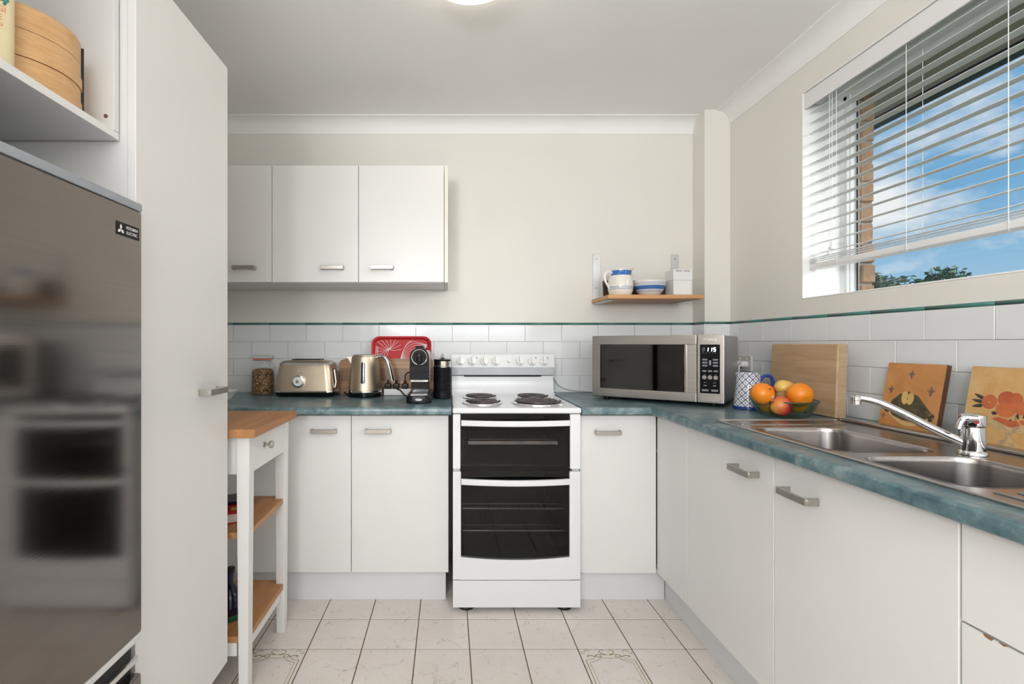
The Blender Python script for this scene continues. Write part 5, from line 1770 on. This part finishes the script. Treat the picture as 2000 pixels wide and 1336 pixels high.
t, fc, F = plaque('ochre plaque with a halved apple in a dark bowl', 1.632, 1.390, M['plaque1'])
rn = random.Random(2)
def L1(b, z):
    fleur(b, 0.088, 0.168, 0.017, z)
    fleur(b, 0.026, 0.117, 0.016, z)
    fleur(b, 0.157, 0.122, 0.019, z)
    fleur(b, 0.014, 0.032, 0.012, z)
def L2(b, z):
    P = [(0.022 + 0.15 * k / 16, 0.050 - 0.034 * math.sin(math.pi * k / 16) - 0.006 * k / 16) for k in range(17)]
    Q = [(0.022 + 0.15 * k / 16, 0.054 - 0.027 * math.sin(math.pi * k / 16) - 0.006 * k / 16) for k in range(17)]
    flat(b, P + Q[::-1], z)
def L3(b, z):
    flat(b, [(0.028, 0.060), (0.045, 0.038), (0.085, 0.028), (0.13, 0.030), (0.160, 0.046), (0.168, 0.062), (0.14, 0.088), (0.12, 0.108), (0.095, 0.113), (0.06, 0.108), (0.035, 0.085)], z)
def L4(b, z):
    for k in range(34):
        a = rn.uniform(0, 1)
        x = 0.018 + 0.16 * a
        y = 0.045 + 0.065 * math.sin(math.pi * min(1, a * 1.1)) * rn.uniform(0.2, 1.0)
        flat(b, leafp(x, y, rn.uniform(0.010, 0.020), rn.uniform(0.003, 0.006), rn.uniform(0, 6.28)), z + 0.00001 * k)
def L5(b, z):
    flat(b, oval(0.070, 0.085, 0.012, 0.017, 18, 0.2), z)
    flat(b, oval(0.100, 0.073, 0.017, 0.019, 18), z + 0.00002)
    flat(b, oval(0.125, 0.066, 0.018, 0.020, 18), z + 0.00004)
def L6(b, z):
    flat(b, oval(0.079, 0.097, 0.0115, 0.020, 20, 0.06), z)
    flat(b, oval(0.097, 0.096, 0.0115, 0.019, 20, -0.06), z + 0.00001)
def L7(b, z):
    flat(b, oval(0.088, 0.095, 0.0012, 0.004, 8), z)
    flat(b, leafp(0.088, 0.113, 0.006, 0.001, 1.6), z)
prints(fc, F, [('fleur_print', M['p_mauve'], L1), ('dish_rim_print', M['p_cream'], L2), ('bowl_print', M['p_green'], L3), ('leaf_print', M['p_dark'], L4), ('fruit_print', M['p_green'], L5), ('apple_print', M['p_apple'], L6), ('core_print', M['p_dark'], L7)])

t, fc, F = plaque('sand coloured plaque with red fruit in a footed bowl', 1.372, 1.390, M['plaque2'])
def K1(b, z):
    for x, y, a in ((0.048, 0.118, 2.75), (0.048, 0.103, 3.35), (0.046, 0.110, 3.0)):
        flat(b, leafp(x, y, 0.034, 0.005, a), z)
    for k in range(10):
        flat(b, leafp(0.066 + 0.012 * k, 0.085 + 0.012 * math.sin(k), 0.018, 0.005, rn.uniform(0, 6.28)), z + 0.00001 * k)
def K2(b, z):
    flat(b, [(0.062, 0.073), (0.072, 0.058), (0.095, 0.050), (0.13, 0.050), (0.155, 0.058), (0.168, 0.073), (0.115, 0.066)], z)
    for k in range(8):
        flat(b, oval(0.064 + k * 0.0145, 0.056 - 0.009 * math.sin(math.pi * k / 7), 0.0085, 0.0062, 12), z + 0.00002 + 0.00001 * k)
    flat(b, [(0.105, 0.048), (0.125, 0.048), (0.121, 0.026), (0.138, 0.014), (0.142, 0.006), (0.088, 0.006), (0.092, 0.014), (0.109, 0.026)], z + 0.00001)
def K3(b, z):
    for i, (x, y, rx, ry) in enumerate(((0.058, 0.113, 0.0185, 0.019), (0.118, 0.123, 0.016, 0.019), (0.097, 0.124, 0.0205, 0.020), (0.135, 0.105, 0.018, 0.017))):
        flat(b, oval(x, y, rx, ry, 24), z + 0.00002 * i)
    flat(b, [(0.070, 0.071), (0.085, 0.077), (0.115, 0.071), (0.15, 0.077), (0.160, 0.071), (0.115, 0.054)], z)
def K4(b, z):
    flat(b, oval(0.099, 0.097, 0.0235, 0.0195, 26), z)
def K5(b, z):
    flat(b, oval(0.058, 0.112, 0.0012, 0.0022, 8), z)
    flat(b, [(0.122, 0.082), (0.124, 0.083), (0.142, 0.060), (0.140, 0.059)], z)
prints(fc, F, [('leaf_print', M['p_dark'], K1), ('bowl_print', M['p_stone'], K2), ('fruit_print', M['p_red'], K3), ('front_fruit_print', m_fruit('print_orange_fruit', ((0.3, (0.50, 0.10, 0.03)), (0.7, (0.66, 0.20, 0.06))), 0.4, 30, None, 0.0), K4), ('detail_print', M['p_apple'], K5)])

# ------------------------------------------------------------------ cupboard over the fridge
sc_ = Vector((-0.827, 0.957, 1.5765))
bsx = thing('bamboo_steamer', 'round bamboo steamer in the open cupboard', 'steamer', sc_)
r0 = 0.105
for a, b_, nm in ((0.0, 0.048, 'basket'), (0.049, 0.097, 'basket'), (0.098, 0.141, 'lid')):
    s = obj(nm, LA([(0, a + 0.001), (r0, a), (r0, b_), (r0 - 0.006, b_), (r0 - 0.008, b_ - 0.004), (0, b_ - 0.004)], sc_, 56), M['bamboo'], bsx)
    if nm == 'basket':
        obj('hoop', LA([(r0 + 0.0003, a), (r0 + 0.002, a), (r0 + 0.002, a + 0.022), (r0 + 0.0003, a + 0.022)], sc_, 56), M['bamboo'], s)
al = math.atan2(1.02 - sc_.y, -0.743 - sc_.x)
lj = obj('lap_joint', BX(-0.0025, 0.0025, -0.004, 0.004, 0.0, 0.139), M['dark'], bsx, smooth=False, local=True)
lj.location = (math.cos(al) * (r0 + 0.002), math.sin(al) * (r0 + 0.002), 0)
lj.rotation_euler = (0, 0, al)

tcn = Vector((-0.760, 0.8385, 1.5765))
tin = thing('printed_tin', 'cream tin with red and teal flowers in the open cupboard', 'tin', tcn)
rt = 0.0295
ca = obj('can_body', LA([(0, 0.0), (rt, 0.0), (rt, 0.235), (rt - 0.002, 0.238), (0, 0.238)], tcn, 40), M['cream'], tin)
obj('seam_foil', LA([(0, 0), (rt + 0.0004, 0.0), (rt + 0.0004, 0.006), (0, 0.006)], tcn, 40), M['wire'], ca)
fa = math.atan2(-tcn.y, -tcn.x)               # direction facing the room
def on_tin(x, z, off=0.0004):
    a = fa + x / rt
    return Vector((math.cos(a) * (rt + off), math.sin(a) * (rt + off), z))
def tin_part(name, mat, polys):
    b = NB()
    for i, P in enumerate(polys):
        vs = [b.verts.new(on_tin(x, z, 0.0005 + 0.00003 * (i % 5))) for x, z in P]
        b.faces.new(vs)
    obj(name, b, mat, ca, local=True, smooth=False)
rn = random.Random(11)
tin_part('leaf_print', M['ink_teal'], [leafp(rn.choice((-0.012, 0.008, 0.018)) + rn.uniform(-0.006, 0.006), rn.uniform(0.105, 0.175), rn.uniform(0.006, 0.012), 0.0022, rn.uniform(0, 6.28)) for k in range(46)])
tin_part('flower_print', M['ink_red'], [oval(x, z, 0.005, 0.008, 12, q) for x, z, q in ((-0.010, 0.172, 0.2), (0.012, 0.166, 0.5), (-0.022, 0.180, 0), (0.022, 0.185, 0.3), (0.0, 0.192, 0))])
for i, (s_, z) in enumerate((('OGGI', 0.092), ('RVE', 0.078), ('POP', 0.064))):
    b = text_bm(s_, 0.0135, Matrix.Identity(4), 0.0, xs=1.0)
    for v in b.verts:
        v.co = on_tin(v.co.x + 0.002, v.co.y + z, 0.0006)
    obj('lettering', b, M['ink_orange'], ca, local=True, smooth=False)

# ------------------------------------------------------------------ venetian blind
bx = thing('venetian_blind', 'white venetian blind hanging in the window reveal', 'blind', (1.52, 1.41, 1.43))
SX0, SX1, BY0, BY1 = 1.496, 1.547, WY0 + 0.012, WY1 - 0.014
obj('headrail', BX(1.500, 1.545, BY0, BY1, 2.112, 2.156, 0.002, 1), M['blind'], bx)
obj('valance', BX(1.478, 1.486, BY0 - 0.005, BY1 + 0.006, 2.092, 2.157, 0.003, 2), M['blind'], bx)
sl = NB()
n = 6
tl = 0.009
up_, lo_ = [], []
for k in range(n + 1):
    t = k / n
    x = SX0 + (SX1 - SX0) * t
    zc = 0.002 * (1 - (2 * t - 1) ** 2) + tl * (t - 0.5)
    up_.append((x, zc + 0.0008))
    lo_.append((x, zc - 0.0008))
prism(sl, up_ + lo_[::-1], 'y', BY0, BY1)
slat0 = obj('slat', sl, M['blind'], bx, ang=25)
zs = [2.078 - 0.042 * k for k in range(15)]
slat0.location.z = zs[0]
for z in zs[1:] + [1.474, 1.466, 1.458]:
    s = slat0.copy()
    COL.objects.link(s)
    s.parent = bx
    s.location.z = z
obj('bottom_rail', BX(SX0, SX1, BY0, BY1, 1.425, 1.448, 0.004, 2), M['blind'], bx)
for y in (1.943, 1.647, 1.346, 1.05):
    for x in (SX0 - 0.0015, SX1 + 0.0015):
        obj('ladder_cord', TU([(x, y, 2.11), (x, y, 1.44)], 0.0011, 6), M['cord'], bx)
    obj('cord_knot', TU(spline([(SX0 - 0.0015, y, 1.452), (SX0 - 0.004, y - 0.003, 1.438), (SX0 + 0.002, y + 0.004, 1.424), (SX0 + 0.012, y + 0.008, 1.4235)], 4), 0.0013, 6), M['cord'], bx)
for y, z1 in ((1.975, 1.495), (1.962, 1.515)):
    obj('pull_cord', TU([(1.4925, y, 2.10), (1.4915, y, z1)], 0.0011, 6), M['cord'], bx)
    obj('tassel', LA([(0, 0.004), (0.003, 0.003), (0.005, -0.012), (0.0075, -0.024), (0.006, -0.028), (0, -0.029)], (1.4915, y, z1), 16), M['cord'], bx)

# ------------------------------------------------------------------ ceiling lamp
lp = thing('ceiling_lamp', 'round frosted ceiling lamp just above the frame', 'lamp', (0.075, 1.607, CEIL))
obj('base_ring', LA([(0, 0), (0.165, 0), (0.165, -0.012), (0.160, -0.014), (0, -0.014)], (0.075, 1.607, CEIL), 48), M['white_pl'], lp)
obj('diffuser', LA([(0.156, -0.0145), (0.155, -0.03), (0.135, -0.055), (0.09, -0.073), (0.04, -0.080), (0, -0.081)], (0.075, 1.607, CEIL), 48), M['lamp'], lp)
